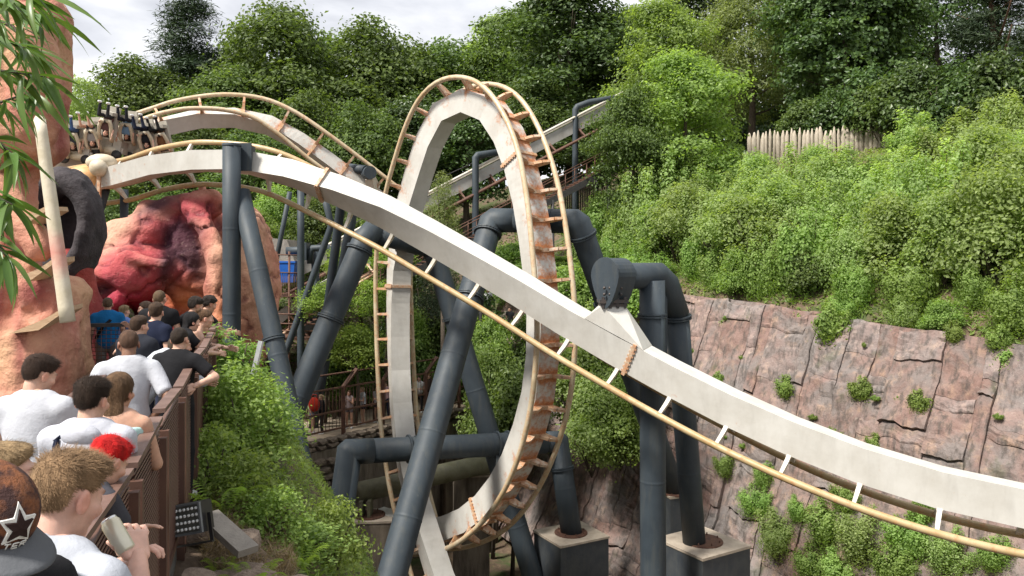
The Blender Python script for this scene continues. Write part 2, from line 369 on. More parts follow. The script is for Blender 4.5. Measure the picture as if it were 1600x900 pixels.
def slab(t0, t1, v0, v1, k, co):
    n = 12; u = np.linspace(0, 1, n); U_, W_ = np.meshgrid(u, u, indexing='ij'); r_ = random.Random(k)
    g = .010; T_ = t0 + g + (t1 - t0 - 2 * g) * U_; Vv = v0 + g * .6 + (v1 - v0 - 1.2 * g) * W_; Z0 = T_ * 0
    T2 = T_ + .10 * fbm(np.stack([Z0 + 1.5, Vv * 1.1, T_ * .3], -1), 3); V2 = Vv + .34 * fbm(np.stack([T_ * 1.1, Vv * .25, Z0 + 9], -1), 4)
    edge = np.minimum(np.minimum(U_, 1 - U_) * (t1 - t0), np.minimum(W_, 1 - W_) * (v1 - v0))
    ledge = r_.uniform(.06, .16) if r_.random() < .17 else r_.uniform(-.02, .03)
    off = co * .7 + r_.uniform(.02, .05) + W_ ** 2 * ledge + (U_ - .5) * r_.uniform(-.05, .05)
    d = off + .17 * fbm(np.stack([T_ * 1.1, Vv * 1.5, Z0], -1), 5, .55) + .09 * np.abs(fbm(np.stack([T_ * .9, Vv * 3.4, Z0 + 4], -1), 4)) - .03 * np.clip(1 - edge / .05, 0, 1)
    Pf = cliff_pt(T2, V2, d); ring = [(i, 0) for i in range(n)] + [(n - 1, i) for i in range(1, n)] + [(i, n - 1) for i in range(n - 2, -1, -1)] + [(0, i) for i in range(n - 2, 0, -1)]
    rt = np.array([T2[i] for i in ring]); rv = np.array([V2[i] for i in ring]); Pb = cliff_pt(rt, rv, rt * 0 - .3)
    I = np.arange(n * n).reshape(n, n); f1 = np.stack([I[:-1, :-1], I[:-1, 1:], I[1:, 1:], I[1:, :-1]], -1).reshape(-1, 4)
    ri = np.array([I[i] for i in ring]); bi = n * n + np.arange(len(ring)); f2 = np.stack([ri, np.roll(ri, -1), np.roll(bi, -1), bi], -1)
    Vt = np.vstack([Pf.reshape(-1, 3), Pb]); c0 = Vt.mean(0)
    o = link('rock_slab', fastmesh('rock_slab', Vt - c0, np.vstack([f1, f2]), False), cliff, M_rock); o.location = c0; return o
t = -9.0; k = 0
while t < 25:
    wd = random.choice([.45, .7, .9, 1.1, 1.4, 1.7]) * random.uniform(.9, 1.1); v = random.uniform(-.6, .1); co = random.uniform(-.06, .08)
    while v < 13.2:
        hh = random.choice([.5, .9, 1.4, 2.0, 2.8]) * random.uniform(.85, 1.15)
        if not (t < -1 and v < 4.0 + random.uniform(-1, 1)) and v + hh > .25: slab(t, t + wd, max(v, .03 + random.uniform(0, .25)), v + hh, k, co); k += 1
        v += hh
    t += wd

# ------------------------------------------------------------------ walkway deck, far path, retaining wall
M_deck = mat('tarmac', (.10, .095, .088), (.16, .15, .135), 3, .9, .3, 40)
mb = MB(); mb.add([(-14, 13.9, .0), (-14, -4, .0), (2.4, -4, 0), (1.2, 1.0, 0), (-1.0, 1.0, 0), (-4.98, 13.4, 0), (-5.0, 13.9, 0)], [(0, 1, 2, 3, 4, 5, 6)])
mb.add([(-14, 13.9, -.5), (-5, 13.9, -.5), (-4.98, 13.4, -.5), (-1.0, 1.0, -.5), (1.2, 1., -.5)] + [(-14, 13.9, 0), (-5, 13.9, 0), (-4.98, 13.4, 0), (-1.0, 1.0, 0), (1.2, 1., 0)], [(0, 5, 6, 1), (1, 6, 7, 2), (2, 7, 8, 3), (3, 8, 9, 4)])
tag(mb.build('walkway', M_deck), kind='structure')
def fpt(u, q, z): p = FA + FT * u + FN * q; return V((p[0], p[1], z))
M_path = mat('sandy_path', (.26, .20, .145), (.36, .29, .215), 2, .95, .2, 30)
mb = MB(); mb.add([fpt(-6, -2.3, -5.4), fpt(-6, 1.0, -5.4), fpt(16, 1.0, -5.4), fpt(16, -2.3, -5.4)], [(0, 1, 2, 3)]); tag(mb.build('path', M_path), kind='structure')
rw = thing('retaining_wall', 'stained concrete and rubble retaining wall below the far queue path', 'wall', fpt(0, 1.2, -13))
def wadd(o): wlocal(rw, o); return o
mb = MB()
for (u0, u1, z1) in ((-5.5, .9, -5.75), (.95, 4.4, -5.8), (4.45, 8.2, -5.85), (8.25, 15.5, -5.9)):
    mb = MB(); c = fpt((u0 + u1) / 2, 1.3 + random.uniform(-.04, .04), (z1 - 13) / 2)
    mb.box(c, (u1 - u0, .5, z1 + 13), Matrix.Rotation(math.atan2(FT[1], FT[0]), 3, 'Z')); wadd(mb.build('concrete_panel', M_concd))
M_stone = mat('rubble_stone', (.11, .085, .062), (.24, .19, .145), 3, .95, .7, 9)
def stone_mesh(sx, sy, sz, seed, n=2):
    import bmesh
    bm = bmesh.new(); bmesh.ops.create_icosphere(bm, subdivisions=n, radius=1); r_ = random.Random(seed)
    o = V((r_.uniform(0, 50), r_.uniform(0, 50), 0))
    co = np.array([v.co for v in bm.verts]); co = np.sign(co) * np.abs(co) ** .62; d = 1 + .16 * fbm(co * 1.3 + np.array(o), 3)
    for v, c, k_ in zip(bm.verts, co, d): v.co = (c[0] * k_ * sx, c[1] * k_ * sy, c[2] * k_ * sz)
    me = bpy.data.meshes.new('stone'); bm.to_mesh(me); bm.free(); return me
SM = [stone_mesh(1, 1, 1, i, 1) for i in range(6)]
for m_ in SM: m_.materials.append(M_stone)
wrot = math.atan2(FT[1], FT[0])
for course in range(2):
    u = -5.3
    while u < 12.5:
        L = random.uniform(.35, .8); o = link('coping_stone', random.choice(SM)); o.location = fpt(u + L / 2, 1.32, -5.62 + course * .2 + random.uniform(-.02, .02))
        o.scale = (L / 2, .3, .115); o.rotation_euler = (0, random.uniform(-.04, .04), wrot); wadd(o); u += L * .96
for zc in np.arange(-11, -5.9, .3):                                     # dry-stone stretch at the left end of the wall
    u = -5.4
    while u < .7:
        L = random.uniform(.4, .9); o = link('wall_stone', random.choice(SM)); o.location = fpt(u + L / 2, 1.6, zc + random.uniform(-.03, .03))
        o.scale = (L / 2 * .96, .26, .145); o.rotation_euler = (0, random.uniform(-.05, .05), wrot); wadd(o); u += L
# ------------------------------------------------------------------ coaster track
def frames(P, U):
    T = np.gradient(P, axis=0); T /= np.linalg.norm(T, axis=1)[:, None]
    U = U - (U * T).sum(1)[:, None] * T; U /= np.linalg.norm(U, axis=1)[:, None]
    return T, U, np.cross(T, U)
def make_track(label, P, U, sw=.62, sh=.86, off=.98, gauge=1.4, rr=.088, facet=1.1, ties=1.25, rust=.6, base=.12, mrail=None, mtie=None, skip=None, cat='coaster track', flats=(), tieh=.24, start_tint=0., mspine=None, smooth=False):
    """P: points every .25 m along the spine centre, U: up (away from the rails)"""
    T, U, R_ = frames(P, U); S = np.r_[0, np.cumsum(np.linalg.norm(np.diff(P, axis=0), axis=1))]; L = S[-1]
    tr = thing('coaster_track', label, cat, V(P[0]))
    ip = lambda A, s: np.stack([np.interp(s, S, A[:, j]) for j in range(3)], -1)
    nf = max(3, int(L / facet)); sf = np.linspace(0, L, nf + 1); tp = np.arange(ties * .6, L - .2, ties)
    k = 6; ss = np.linspace(0, L, nf * k + 1)
    lin = lambda A: np.stack([np.interp(ss, sf, ip(A, sf)[:, j]) for j in range(3)], -1)       # straight plates between facet joints
    Pp, Uu, Rr = lin(P), lin(U), lin(R_); vs = []; fs = []; ru = []; n = len(ss)
    cor = [(-1, 1), (1, 1), (1, -1), (-1, -1)]
    dt = np.abs(ss[:, None] - tp[None]).min(1)
    for e in range(4):
        for c in (cor[e], cor[(e + 1) % 4]):
            vs.append(Pp + Rr * (c[0] * sw / 2) + Uu * (c[1] * sh / 2))
            halo = np.exp(-(dt / .26) ** 1.1)
            ru.append(base + (rust * halo if e == 2 else (rust * .55 * halo if c[1] < 0 else 0 * halo)) + (.1 if e == 2 else 0) + start_tint * np.exp(-np.clip(ss - 5., 0, 99) / 2.4) * (1. if e == 2 or c[1] < 0 else .55))  # last term adds an orange tone that fades along the spine from its start
        b = 2 * e * n; i = np.arange(n - 1); fs.append(np.stack([b + i, b + i + 1, b + n + i + 1, b + n + i], 1))
    vs = np.vstack(vs); b = len(vs)
    for end in (0, n - 1): vs = np.vstack([vs] + [(Pp[end] + Rr[end] * (c[0] * sw / 2) + Uu[end] * (c[1] * sh / 2))[None] for c in cor]); ru.append(np.full(4, .3))
    fs = np.vstack(fs + [np.array([[b, b + 1, b + 2, b + 3], [b + 7, b + 6, b + 5, b + 4]])])
    wlocal(tr, link('spine', fastmesh('spine', vs, fs[:, ::-1], smooth, vattr={'rust': np.concatenate(ru)}), None, mspine or M_white))
    for sg in (-1, 1):
        q = P - U * off + R_ * (sg * gauge / 2); mb = MB(); mb.tube(q, rr, 10); wlocal(tr, mb.build('rail', mrail or M_railw))
    for s in tp:
        p, u, r = (V(ip(A, np.array([s]))[0]) for A in (P, U, R_)); t = u.cross(r).normalized(); mb = MB()
        if skip and skip(s): continue
        for sg in (-1, 1):
            a = p - u * (sh / 2 - .03) + r * (sg * sw * .30); m_ = p - u * (sh / 2 + (off - sh / 2) * .5) + r * (sg * (sw * .35 + (gauge / 2 - sw * .35) * .36)); e = p - u * (off - .02) + r * (sg * (gauge / 2 - rr * .4))
            mb.beam(a, m_, .10, tieh * 1.25, u, w2=.10, h2=tieh); mb.beam(m_, e, .098, tieh, u, w2=.08, h2=tieh * .55)
        mb.beam(p - u * (sh / 2 + .015) - r * sw * .5, p - u * (sh / 2 + .015) + r * sw * .5, .13, .05, u)
        wlocal(tr, mb.build('cross_tie', mtie or M_tie))
    for s in flats:                                                       # bolted joint flanges round the spine
        p, u, r = (V(ip(A, np.array([s]))[0]) for A in (P, U, R_)); t = u.cross(r).normalized(); mb = MB()
        B = Matrix((r, t, u)).transposed(); mb.box(p, (sw + .12, .10, sh + .12), B)
        for i in range(7):
            for sg in (-1, 1): mb.box(p + r * (sg * (sw / 2 + .03)) + u * ((i - 3) * sh / 7), (.05, .17, .05), B)
        wlocal(tr, mb.build('joint_flange', M_tie))
    return tr, P, T, U, R_, S
def by_px(rows): return np.array([[*at(r[0], r[1], r[2]), *r[3:]] for r in rows])
def rolled(C):
    P, roll = C[:, :3], np.radians(C[:, 3]); T = np.gradient(P, axis=0); T /= np.linalg.norm(T, axis=1)[:, None]
    z = np.array([0, 0, 1.]); u0 = z - (T @ z)[:, None] * T; u0 /= np.linalg.norm(u0, axis=1)[:, None]; r0 = np.cross(T, u0)
    return P, u0 * np.cos(roll)[:, None] + r0 * np.sin(roll)[:, None]
C = spline(by_px([(40, 300, 28.5, 96), (110, 290, 27.5, 96), (170, 280, 26.6, 95), (230, 262, 26, 95), (300, 252, 25.4, 92), (400, 256, 24.9, 80), (500, 287, 24.5, 60), (600, 330, 24.1, 40), (700, 386, 23.6, 27), (800, 444, 22.9, 19), (900, 506, 22.1, 13), (1000, 563, 21.3, 8), (1100, 616, 20.4, 5), (1200, 664, 19.5, 2), (1300, 706, 18.7, 0), (1400, 741, 18, 0), (1500, 769, 17.4, 0), (1600, 790, 16.9, 0), (1720, 806, 16.4, 0), (1900, 815, 15.8, 0)]), .25)
P_, U_ = rolled(C)
def arc_at_px(P, S, px): return float(np.interp(px, P[:, 0] / P[:, 1] * F + 800, S))
S0 = np.r_[0, np.cumsum(np.linalg.norm(np.diff(P_, axis=0), axis=1))]
dive = make_track('long white coaster track diving across the foreground from upper left to right edge', P_, U_, base=.10, rust=.34, mrail=M_rail, mtie=M_tiew, facet=1.6, ties=1.6,
                  flats=[arc_at_px(P_, S0, 507), arc_at_px(P_, S0, 990)], tieh=.15, sh=.82, off=.83, start_tint=.42, smooth=True)
LOOP = [(712, 960, 27.2, .45, -.75, .5), (687, 900, 27.6, .45, -.8, .4), (666, 830, 28.2, .4, -.85, .3), (648, 770, 28.8, .35, -.9, .25), (636, 715, 29.3, .3, -.94, .15), (628, 655, 29.8, .3, -.95, .05), (624, 590, 30.2, .3, -.95, 0), (622, 510, 30.4, .34, -.94, 0), (623, 430, 30.5, .42, -.9, -.03), (630, 370, 30.4, .55, -.8, -.1), (644, 308, 30.1, .66, -.68, -.2), (659, 257, 29.7, .62, -.6, -.45), (674, 214, 29.3, .5, -.5, -.7), (692, 180, 28.9, .32, -.32, -.9), (715, 162, 28.4, .08, -.1, -1),
        (745, 160, 27.8, -.12, .12, -1), (772, 176, 27.2, -.4, .42, -.8), (795, 212, 26.6, -.58, .62, -.5), (814, 262, 26.0, -.64, .72, -.25), (828, 320, 25.6, -.6, .78, -.12), (840, 400, 25.2, -.55, .83, 0), (848, 480, 25.0, -.52, .85, 0), (848, 550, 25.0, -.5, .86, .05), (840, 620, 25.1, -.5, .84, .15), (822, 685, 25.5, -.5, .78, .36), (797, 742, 26.2, -.42, .68, .6), (764, 788, 27.2, -.25, .5, .85), (726, 816, 28.3, -.1, .3, .95), (684, 828, 29.3, 0, .2, 1), (640, 826, 30.3, 0, .1, 1), (590, 812, 31.2, 0, 0, 1)]
C = spline(by_px(LOOP), .25); P_, U_ = C[:, :3], C[:, 3:]
S0 = np.r_[0, np.cumsum(np.linalg.norm(np.diff(P_, axis=0), axis=1))]
loop = make_track('white vertical loop of coaster track with rust-stained rungs, tallest in view', P_, U_, sw=.72, sh=.84, off=.74, gauge=1.42, facet=1.25, ties=.96, rust=.95, base=.13, tieh=.24, mtie=M_tie, flats=[12.2, 24.2, 37.5])
C = spline(by_px([(20, 268, 28.6), (90, 252, 29.2), (160, 232, 29.9), (215, 212, 30.4), (262, 196, 30.8), (300, 187, 31.2), (350, 183, 31.6), (400, 189, 32), (440, 205, 32.3), (480, 229, 32.6), (520, 257, 32.9), (560, 287, 33.2), (600, 318, 33.5), (632, 343, 33.8)]), .25)
hu = np.clip((C[:, 0] / C[:, 1] * F + 800 - 260) / 230, 0, 1)[:, None]; HU = np.array([0., .40, -1.]) * (1 - hu) + np.array([.05, 1., -.55]) * hu
hump = make_track('pale humped coaster track behind, rails uppermost, running down to the right', C, HU, sw=.55, sh=.62, off=.66, ties=1.5, rust=.5, mtie=M_tie, facet=1.3, tieh=.13)
C = spline(by_px([(430, 442, 42), (560, 374, 43.2), (715, 293, 44.6), (850, 223, 45.8), (972, 160, 46.9)]), .25)
lift = make_track('straight grey lift hill track climbing to the right among dark trees', C, np.tile([0., 0, 1.], (len(C), 1)), sw=.55, sh=.62, off=.78, ties=2.0, rust=.4, base=.20, mrail=M_rustst, mtie=M_rustst, facet=3, mspine=M_lift)
for dy in (-.34, .34):
    mb = MB(); mb.tube([V(p) + V((0, dy, .52)) for p in C[::6]], .075, 8); wlocal(lift[0], mb.build('guide_rail', M_tiew))
C = spline(by_px([(425, 505, 41), (470, 470, 41.4), (520, 440, 41.8), (575, 405, 42.4)]), .25)
make_track('short lower piece of grey track curving past the blue bin', C, np.tile([0., 0, 1.], (len(C), 1)), sw=.6, sh=.55, off=.75, ties=1.6, rust=.4, base=.15, mrail=M_tie, facet=2)

# ------------------------------------------------------------------ supports
def to_ground(a, b, extra=.25):
    a, b = V(a), V(b); d = (b - a).normalized(); p = b.copy()
    for _ in range(400):
        if p.z < float(ground(p.x, p.y)) - extra: break
        p = p + d * .1
    return p
def flange(p, d, r, bolts=0, th=.045):
    mb = MB(); d = V(d).normalized(); q = d.to_track_quat('Z', 'Y').to_matrix()
    for z in (-th - .012, .012):
        mb.lathe([(r * .9, z), (r * 1.17, z), (r * 1.17, z + th), (r * .9, z + th)], 24, p, q, 0, False)
    return mb.build('flange', M_col)
def lerp(a, b, t): return a + (b - a) * t
def soften(pts, d=.5):
    out = [pts[0]]
    for i in range(1, len(pts) - 1):
        a, p, b = pts[i - 1], pts[i], pts[i + 1]
        if (p - a).angle(b - p) > .25: out += [p + (a - p).normalized() * min(d, (a - p).length * .45), p + (b - p).normalized() * min(d, (b - p).length * .45)]
        else: out.append(p)
    return out + [pts[-1]]
def support(label, pipes, fl=(), cat='support', mats=None, soft=.8):
    base = min((p for _, pts, _ in pipes for p in pts), key=lambda p: p.z)
    s = thing('track_support', label, cat, base)
    for nm, pts, r in pipes:
        q_ = soften([V(p) for p in pts], r * soft); qq = [q_[0]]; rr_ = [r]
        for a_, b_ in zip(q_, q_[1:]):                                        # weld beads every few metres
            L_ = (b_ - a_).length; n_ = int(L_ // 3.1)
            for k_ in range(1, n_ + 1):
                for dz_, f_ in ((-.07, 1.), (-.035, 1.), (-.012, 1.016), (.012, 1.016), (.035, 1.), (.07, 1.)): qq.append(a_.lerp(b_, (L_ * k_ / (n_ + 1) + dz_) / L_)); rr_.append(r * f_)
            qq.append(b_); rr_.append(r)
        mb = MB(); mb.tube(qq, rr_, 22); wlocal(s, mb.build(nm, mats or M_col))
    for p, d, r, b in fl: wlocal(s, flange(p, d, r, b))
    return s
M_padtop = mat('pale_concrete', (.34, .28, .22), (.46, .39, .31), 3, .9, .4, 20)
M_padside = mat('painted_footing', (.035, .042, .052), (.060, .066, .070), 2, .6, .15, 12, extra=grime)
def footing(c, w, d, h, rz, label, side=None, steps=True):
    f = thing('concrete_footing', label, 'footing', c); mt = Matrix.Rotation(rz, 3, 'Z')
    mb = MB(); mb.box((0, 0, -h / 2), (w, d, h), mt); link('block', mb.mesh(), f, side or M_padside)
    mb = MB(); mb.box((0, 0, .04), (w + .06, d + .06, .08), mt); link('cap', mb.mesh(), f, M_padtop)
    mb = MB(); mb.lathe([(.001, .13), (.6, .13), (.62, .12), (.62, .06)], 24, smooth=False); link('base_plate', mb.mesh(), f, M_rustst)
    for i in range(8):
        a = i * math.pi / 4 + .3; o = link('anchor_bolt', BOLT, f, M_rustst); o.location = (math.cos(a) * .52, math.sin(a) * .52, .05)
    return f
BOLT = MB().tube([(0, 0, 0), (0, 0, .15)], .025, 6).mesh()

# A-frame at the left crest
ct = at(362, 226, 24); cb = V((ct.x, ct.y, float(ground(ct.x, ct.y)) - .3)); l0 = at(376, 300, 24.3); l1 = at(391, 433, 23.7); l2 = to_ground(l0, at(487, 790, 22.0))
s1 = support('dark grey A-frame support whose upright crosses the red sculpture', [('column', [cb, ct], .27), ('leg', [l0, l2], .28)], [(lerp(l0, l2, .30), l2 - l0, .28, 12)])
mb = MB(); c = at(387, 247, 24.55); mb.box(c, (.32, .5, .75)); mb.box(c + V((0, -.27, 0)), (.42, .05, .86)); wlocal(s1, mb.build('bracket', M_col))
mb = MB(); mb.lathe([(.001, .03), (.27, .03), (.285, 0), (.285, -.05)], 22, ct); wlocal(s1, mb.build('cap', M_col))
footing(l2 + V((0, 0, .5)), 1.5, 1.5, 2, .3, 'mossy footing under the raking leg beside the shrub', M_concd)
# frame on the left limb of the loop
a0, a1 = at(574, 362, 28.0), at(676, 388, 29.9); b0 = to_ground(a0, at(472, 605, 26.5)); b1 = to_ground(a1, at(768, 690, 29.6))
s2 = support('dark grey portal frame straddling the left limb of the loop', [('leg', [b0, a0, lerp(a0, a1, .12)], .41), ('beam', [lerp(a0, a1, .12), lerp(a0, a1, .9)], .38), ('leg', [b1, a1, lerp(a0, a1, .9)], .39)],
             [(lerp(a0, b0, .06), b0 - a0, .41, 0), (lerp(a0, b0, .28), b0 - a0, .41, 14), (lerp(a1, b1, .17), b1 - a1, .39, 14)])
mb = MB(); mb.beam(lerp(a0, a1, .5), at(628, 385, 30.2), .5, .4); wlocal(s2, mb.build('bracket', M_col))
# portal round the right limb of the loop, its near leg crossing the picture
a0, a1 = at(768, 344, 28.2), at(903, 346, 26.9); b0 = to_ground(a0, at(612, 900, 22.4)); b1 = at(1056, 772, 30.4)
m0, m1 = lerp(a0, a1, .3), lerp(a0, a1, .72)
s3 = support('dark grey portal support under the loop with the long diagonal leg in front', [('leg', [b0, a0, m0], .43), ('beam', [m0, m1], .425), ('leg', [b1, a1, m1], .42)],
             [(lerp(a0, b0, .035), b0 - a0, .43, 0), (lerp(a1, b1, .045), b1 - a1, .42, 0), (lerp(a0, b0, .2), b0 - a0, .43, 16), (lerp(a1, b1, .27), b1 - a1, .42, 14)], soft=.3)
mb = MB(); mb.beam(lerp(a0, a1, .45), at(838, 352, 25.9), .55, .5); wlocal(s3, mb.build('bracket', M_col))
footing(b1 + V((0, 0, .0)), 1.0, 1.0, 1.6, .3, 'dark footing box behind the twin columns')
footing(b0 + V((0, 0, .4)), 1.8, 1.8, 2, .3, 'footing at the foot of the long diagonal leg', M_concd)
# bent arm holding the diving track
h0, h1 = at(950, 432, 21.35), at(1037, 430, 23.0); c1 = at(1019, 452, 22.4); c2 = at(1036, 432, 23.0)
c1b = V((c1.x + .05, c1.y, -12.6)); c2m = at(1058, 492, 23.3); c2b = at(1085, 852, 24.4)
s4 = support('dark grey bent-arm support holding the diving track from above', [('arm', [h0, h1, c2m], .37), ('column', [c1b, c1 + V((0, 0, .25))], .365), ('leg', [c2m, c2b], .35)],
             [(lerp(c2m, c2b, .01), c2b - c2m, .36, 14), (V((c1.x, c1.y, at(0, 493, 22.4).z)), (0, 0, 1), .36, 16)])
ad = (h1 - h0).normalized(); q = ad.to_track_quat('Z', 'Y').to_matrix()
mb = MB(); ring = []                                                       # tear-drop end plate and drum
ux = V((0, 0, 1)).cross(ad).normalized()
for i in range(28):
    a = 2 * math.pi * i / 28; rx, rz_ = .47 * math.cos(a), .5 * math.sin(a)
    if rz_ < 0: rz_ *= 1.65; rx *= 1 - .30 * min(1, (-rz_ / .8))
    ring.append(h0 + ux * rx + V((0, 0, rz_)))
n = len(ring); vs = [p - ad * .10 for p in ring] + [p + ad * .62 for p in ring]
mb.add(vs, [tuple(reversed(range(n))), tuple(range(n, 2 * n))] + [(i, (i + 1) % n, n + (i + 1) % n, n + i) for i in range(n)])
vs = [h0 + (p - h0) * 1.05 - ad * .14 for p in ring] + [h0 + (p - h0) * 1.05 - ad * .09 for p in ring]
mb.add(vs, [tuple(reversed(range(n))), tuple(range(n, 2 * n))] + [(i, (i + 1) % n, n + (i + 1) % n, n + i) for i in range(n)])
wlocal(s4, mb.build('arm_head', M_col))
mb = MB(); mb.beam(c1 + V((.28, .35, .3)), V((c1.x + .28, c1.y + .3, c1.z - 2.2)), .06, .5, up=(1, .5, 0)); wlocal(s4, mb.build('gusset_plate', M_col))
Pd, Sd, Ud, Rd = dive[1], dive[5], dive[3], dive[4]
def dive_at(px): s = arc_at_px(Pd, Sd, px); return [V([np.interp(s, Sd, A[:, j]) for j in range(3)]) for A in (Pd, Ud, Rd)]
mb = MB(); ft = at(957, 470, 21.6)
mb.box(ft, (.78, .78, .10)); mb.box(ft + V((0, 0, -.1)), (.72, .72, .06))
for i in range(4):
    for sg in (-1, 1): mb.box(ft + V((-.3 + .2 * i, sg * .33, -.03)), (.07, .07, .3))
for ix in range(4):
    for iz in range(2): mb.ball(ft + ad * -.05 + V((-.24 + .15 * ix, -.42, .2 + .17 * iz)), .045, 6)
wlocal(s4, mb.build('bolted_plate', M_bolt))
tops = [ft + V((sx * .3, sy * .3, -.1)) for sx, sy in ((-1, -1), (1, -1), (1, 1), (-1, 1))]
pa, ua, ra = dive_at(912); pb, ub, rb = dive_at(1003)
bot = [pa + ua * .43 + ra * .31, pb + ub * .43 + rb * .31, pb + ub * .43 - rb * .31, pa + ua * .43 - ra * .31]
mb = MB(); mb.add(tops + bot, [(0, 1, 5, 4), (1, 2, 6, 5), (2, 3, 7, 6), (3, 0, 4, 7), (3, 2, 1, 0)])
wlocal(dive[0], mb.build('gusset', M_white))
footing(at(1098, 850, 24.5), 2.0, 2.0, 7.5, .55, 'pale-topped concrete block under the raking leg at lower right')
# low pipe frame
a0, a1 = at(546, 706, 26.8), at(872, 690, 30.0); b0 = to_ground(a0, at(524, 866, 26.5)); b1 = at(893, 834, 29.6)
s5 = support('low dark pipe frame lying across behind the diagonal leg', [('leg', [b0, a0, lerp(a0, a1, .1)], .43), ('beam', [lerp(a0, a1, .1), lerp(a0, a1, .93)], .42), ('leg', [b1, a1, lerp(a0, a1, .93)], .40)],
             [(lerp(a0, b0, .30), b0 - a0, .43, 14), (lerp(a1, b1, .29), b1 - a1, .40, 14)], soft=.04)
for px, nm in ((640, 0), (777, 1)):
    p = lerp(a0, a1, (px - 546) / 326); d = (a1 - a0).normalized(); q = d.to_track_quat('Z', 'Y').to_matrix(); mb = MB()
    for z in (-.22, .22): mb.lathe([(.41, z - .03), (.5, z - .03), (.5, z + .03), (.41, z + .03)], 22, p, q, 0, False)
    if nm: mb.beam(p, p + V((.05, -.5, -1.25)), .45, .45, w2=.6, h2=.5)
    else: mb.beam(p, p + V((.0, 1.6, -.1)), .4, .4)
    wlocal(s5, mb.build('clamp', M_col))
footing(at(892, 836, 29.6), 2.1, 1.9, 5.5, .5, 'pale-topped concrete block under the right end of the low pipe frame')
# mossy pipe on piers
a0, a1 = at(557, 770, 30.6), at(772, 722, 33.2)
s6 = support('mossy brown-green pipe lying behind the low pipe frame', [('pipe', [a0, a1], .40)], mats=M_colgrn)
mb = MB(); mb.box(a0 + V((.55, -.1, -.55)), (.12, .7, .7)); mb.box(a0 + V((.25, -.1, -.55)), (.12, .7, .7)); wlocal(s6, mb.build('saddle', M_colgrn))
footing(a0 + V((.5, 0, -.95)), 1.75, 1.5, 7, .1, 'brown rust-streaked pier under the mossy pipe', M_concd)
footing(a1 + V((-1.0, .5, -.6)), 1.5, 1.3, 8, .1, 'dark pier under the far end of the mossy pipe', M_concd)
# smaller supports in the background
def bg_support(label, *polys, r=.26): return support(label, [('column' if i == 0 else 'arm', [V(p) for p in pl], r) for i, pl in enumerate(polys)])
def down(px, py, Y): p = at(px, py, Y); return [p, V((p.x, p.y, float(ground(p.x, p.y)) - .3))]
bg_support('dark goalpost support with elbow arm seen through the loop', [*down(743, 300, 44.2)[::-1], at(743, 243, 44.2), at(778, 238, 44.8)], r=.19)
bg_support('dark goalpost support with level arm at the top of the lift hill', [*down(899, 250, 46.0)[::-1], at(899, 168, 46.0), at(920, 160, 46.2), at(968, 152, 46.6)], r=.18)
bg_support('slim blue-grey upright left of the diving track', down(470, 292, 38), r=.17)
bg_support('leaning dark column beside the slim upright', [at(453, 300, 38.5), to_ground(at(453, 300, 38.5), at(436, 385, 39))], r=.12)
bg_support('dark column under the humped track', [at(560, 285, 34.4), to_ground(at(560, 285, 34.4), at(535, 420, 34.8))], r=.21)
bg_support('kinked dark strut below the humped track', [at(505, 300, 36), at(518, 352, 36.2), to_ground(at(518, 352, 36.2), at(505, 388, 36.2))], r=.15)
bg_support('horizontal blue-grey pipe above the blue bin', [at(447, 392, 40.5), at(492, 391, 40.7)], [at(492, 391, 40.7), down(497, 391, 40.7)[1]], r=.2)
bg_support('short blue-grey column below the left end of the diving track', down(194, 296, 27.6), r=.14)
bg_support('slanting dark strut next to the black tunnel mouth', [at(166, 296, 27), to_ground(at(166, 296, 27), at(156, 330, 27.2))], r=.13)
hd = support('capped pipe head holding the humped track from above', [('arm', [at(540, 262, 33.6), at(572, 266, 32.6)], .2), ('column', [to_ground(at(540, 262, 34.6), at(520, 420, 35.2)), at(540, 262, 34.4), at(540, 262, 33.6)], .2)])
p = at(577, 270, 32.5); mb = MB(); q = V((0.5, -1, 0)).to_track_quat('Z', 'Y').to_matrix(); mb.lathe([(.001, .15), (.27, .15), (.27, -.3), (.2, -.3)], 22, p, q, 0, False); wlocal(hd, mb.build('end_cap', M_col))
mb = MB(); mb.beam(p + V((0, .1, -.15)), at(584, 300, 33.2), .3, .4, w2=.4, h2=.8); wlocal(hd, mb.build('gusset', M_tiew))
# dark machinery arch and station bits near the bin
st = thing('service_platform', 'rusty railed service platform with staircase behind the sculpture', 'platform', at(440, 520, 39))
mb = MB(); mb.box(at(455, 528, 39) + V((0, 1.2, 0)), (5.2, 3.4, .14)); wlocal(st, mb.build('deck', M_rustst))
mb = MB(); mb.box(at(430, 462, 40) + V((0, 1, 0)), (3.6, 2.6, .14)); wlocal(st, mb.build('deck', M_rustst))
for px in (410, 432, 452, 470, 500, 520):
    p = at(px, 528, 38.2 if px < 480 else 38.0); mb = MB(); g_ = float(ground(p.x, p.y)); mb.tube([(p.x, p.y, g_ - .2), (p.x, p.y, p.z + (4.2 if px < 480 else 1.25))], .055, 6); wlocal(st, mb.build('post', M_rustst))
for py in (397, 425, 462, 490, 505, 516):
    mb = MB(); mb.tube([at(405, py, 38.15), at(475 if py < 480 else 522, py + 2, 38.15)], .035, 6); wlocal(st, mb.build('handrail', M_rustst))
for i in range(24):
    p = at(411 + i * 2.75, 461, 38.2); mb = MB(); mb.tube([p, p + V((0, 0, 1.1))], .014, 5); wlocal(st, mb.build('baluster', M_rustst))
bn = thing('wheelie_bin', 'bright blue bin behind the platform railing', 'bin', at(447, 441, 40.4))
mb = MB(); mb.add([V((sx * a, sy * a * .7, z)) for z, a in ((0, .44), (1.0, .54)) for sx, sy in ((-1, -1), (1, -1), (1, 1), (-1, 1))], [(3, 2, 1, 0), (0, 1, 5, 4), (1, 2, 6, 5), (2, 3, 7, 6), (3, 0, 4, 7)])
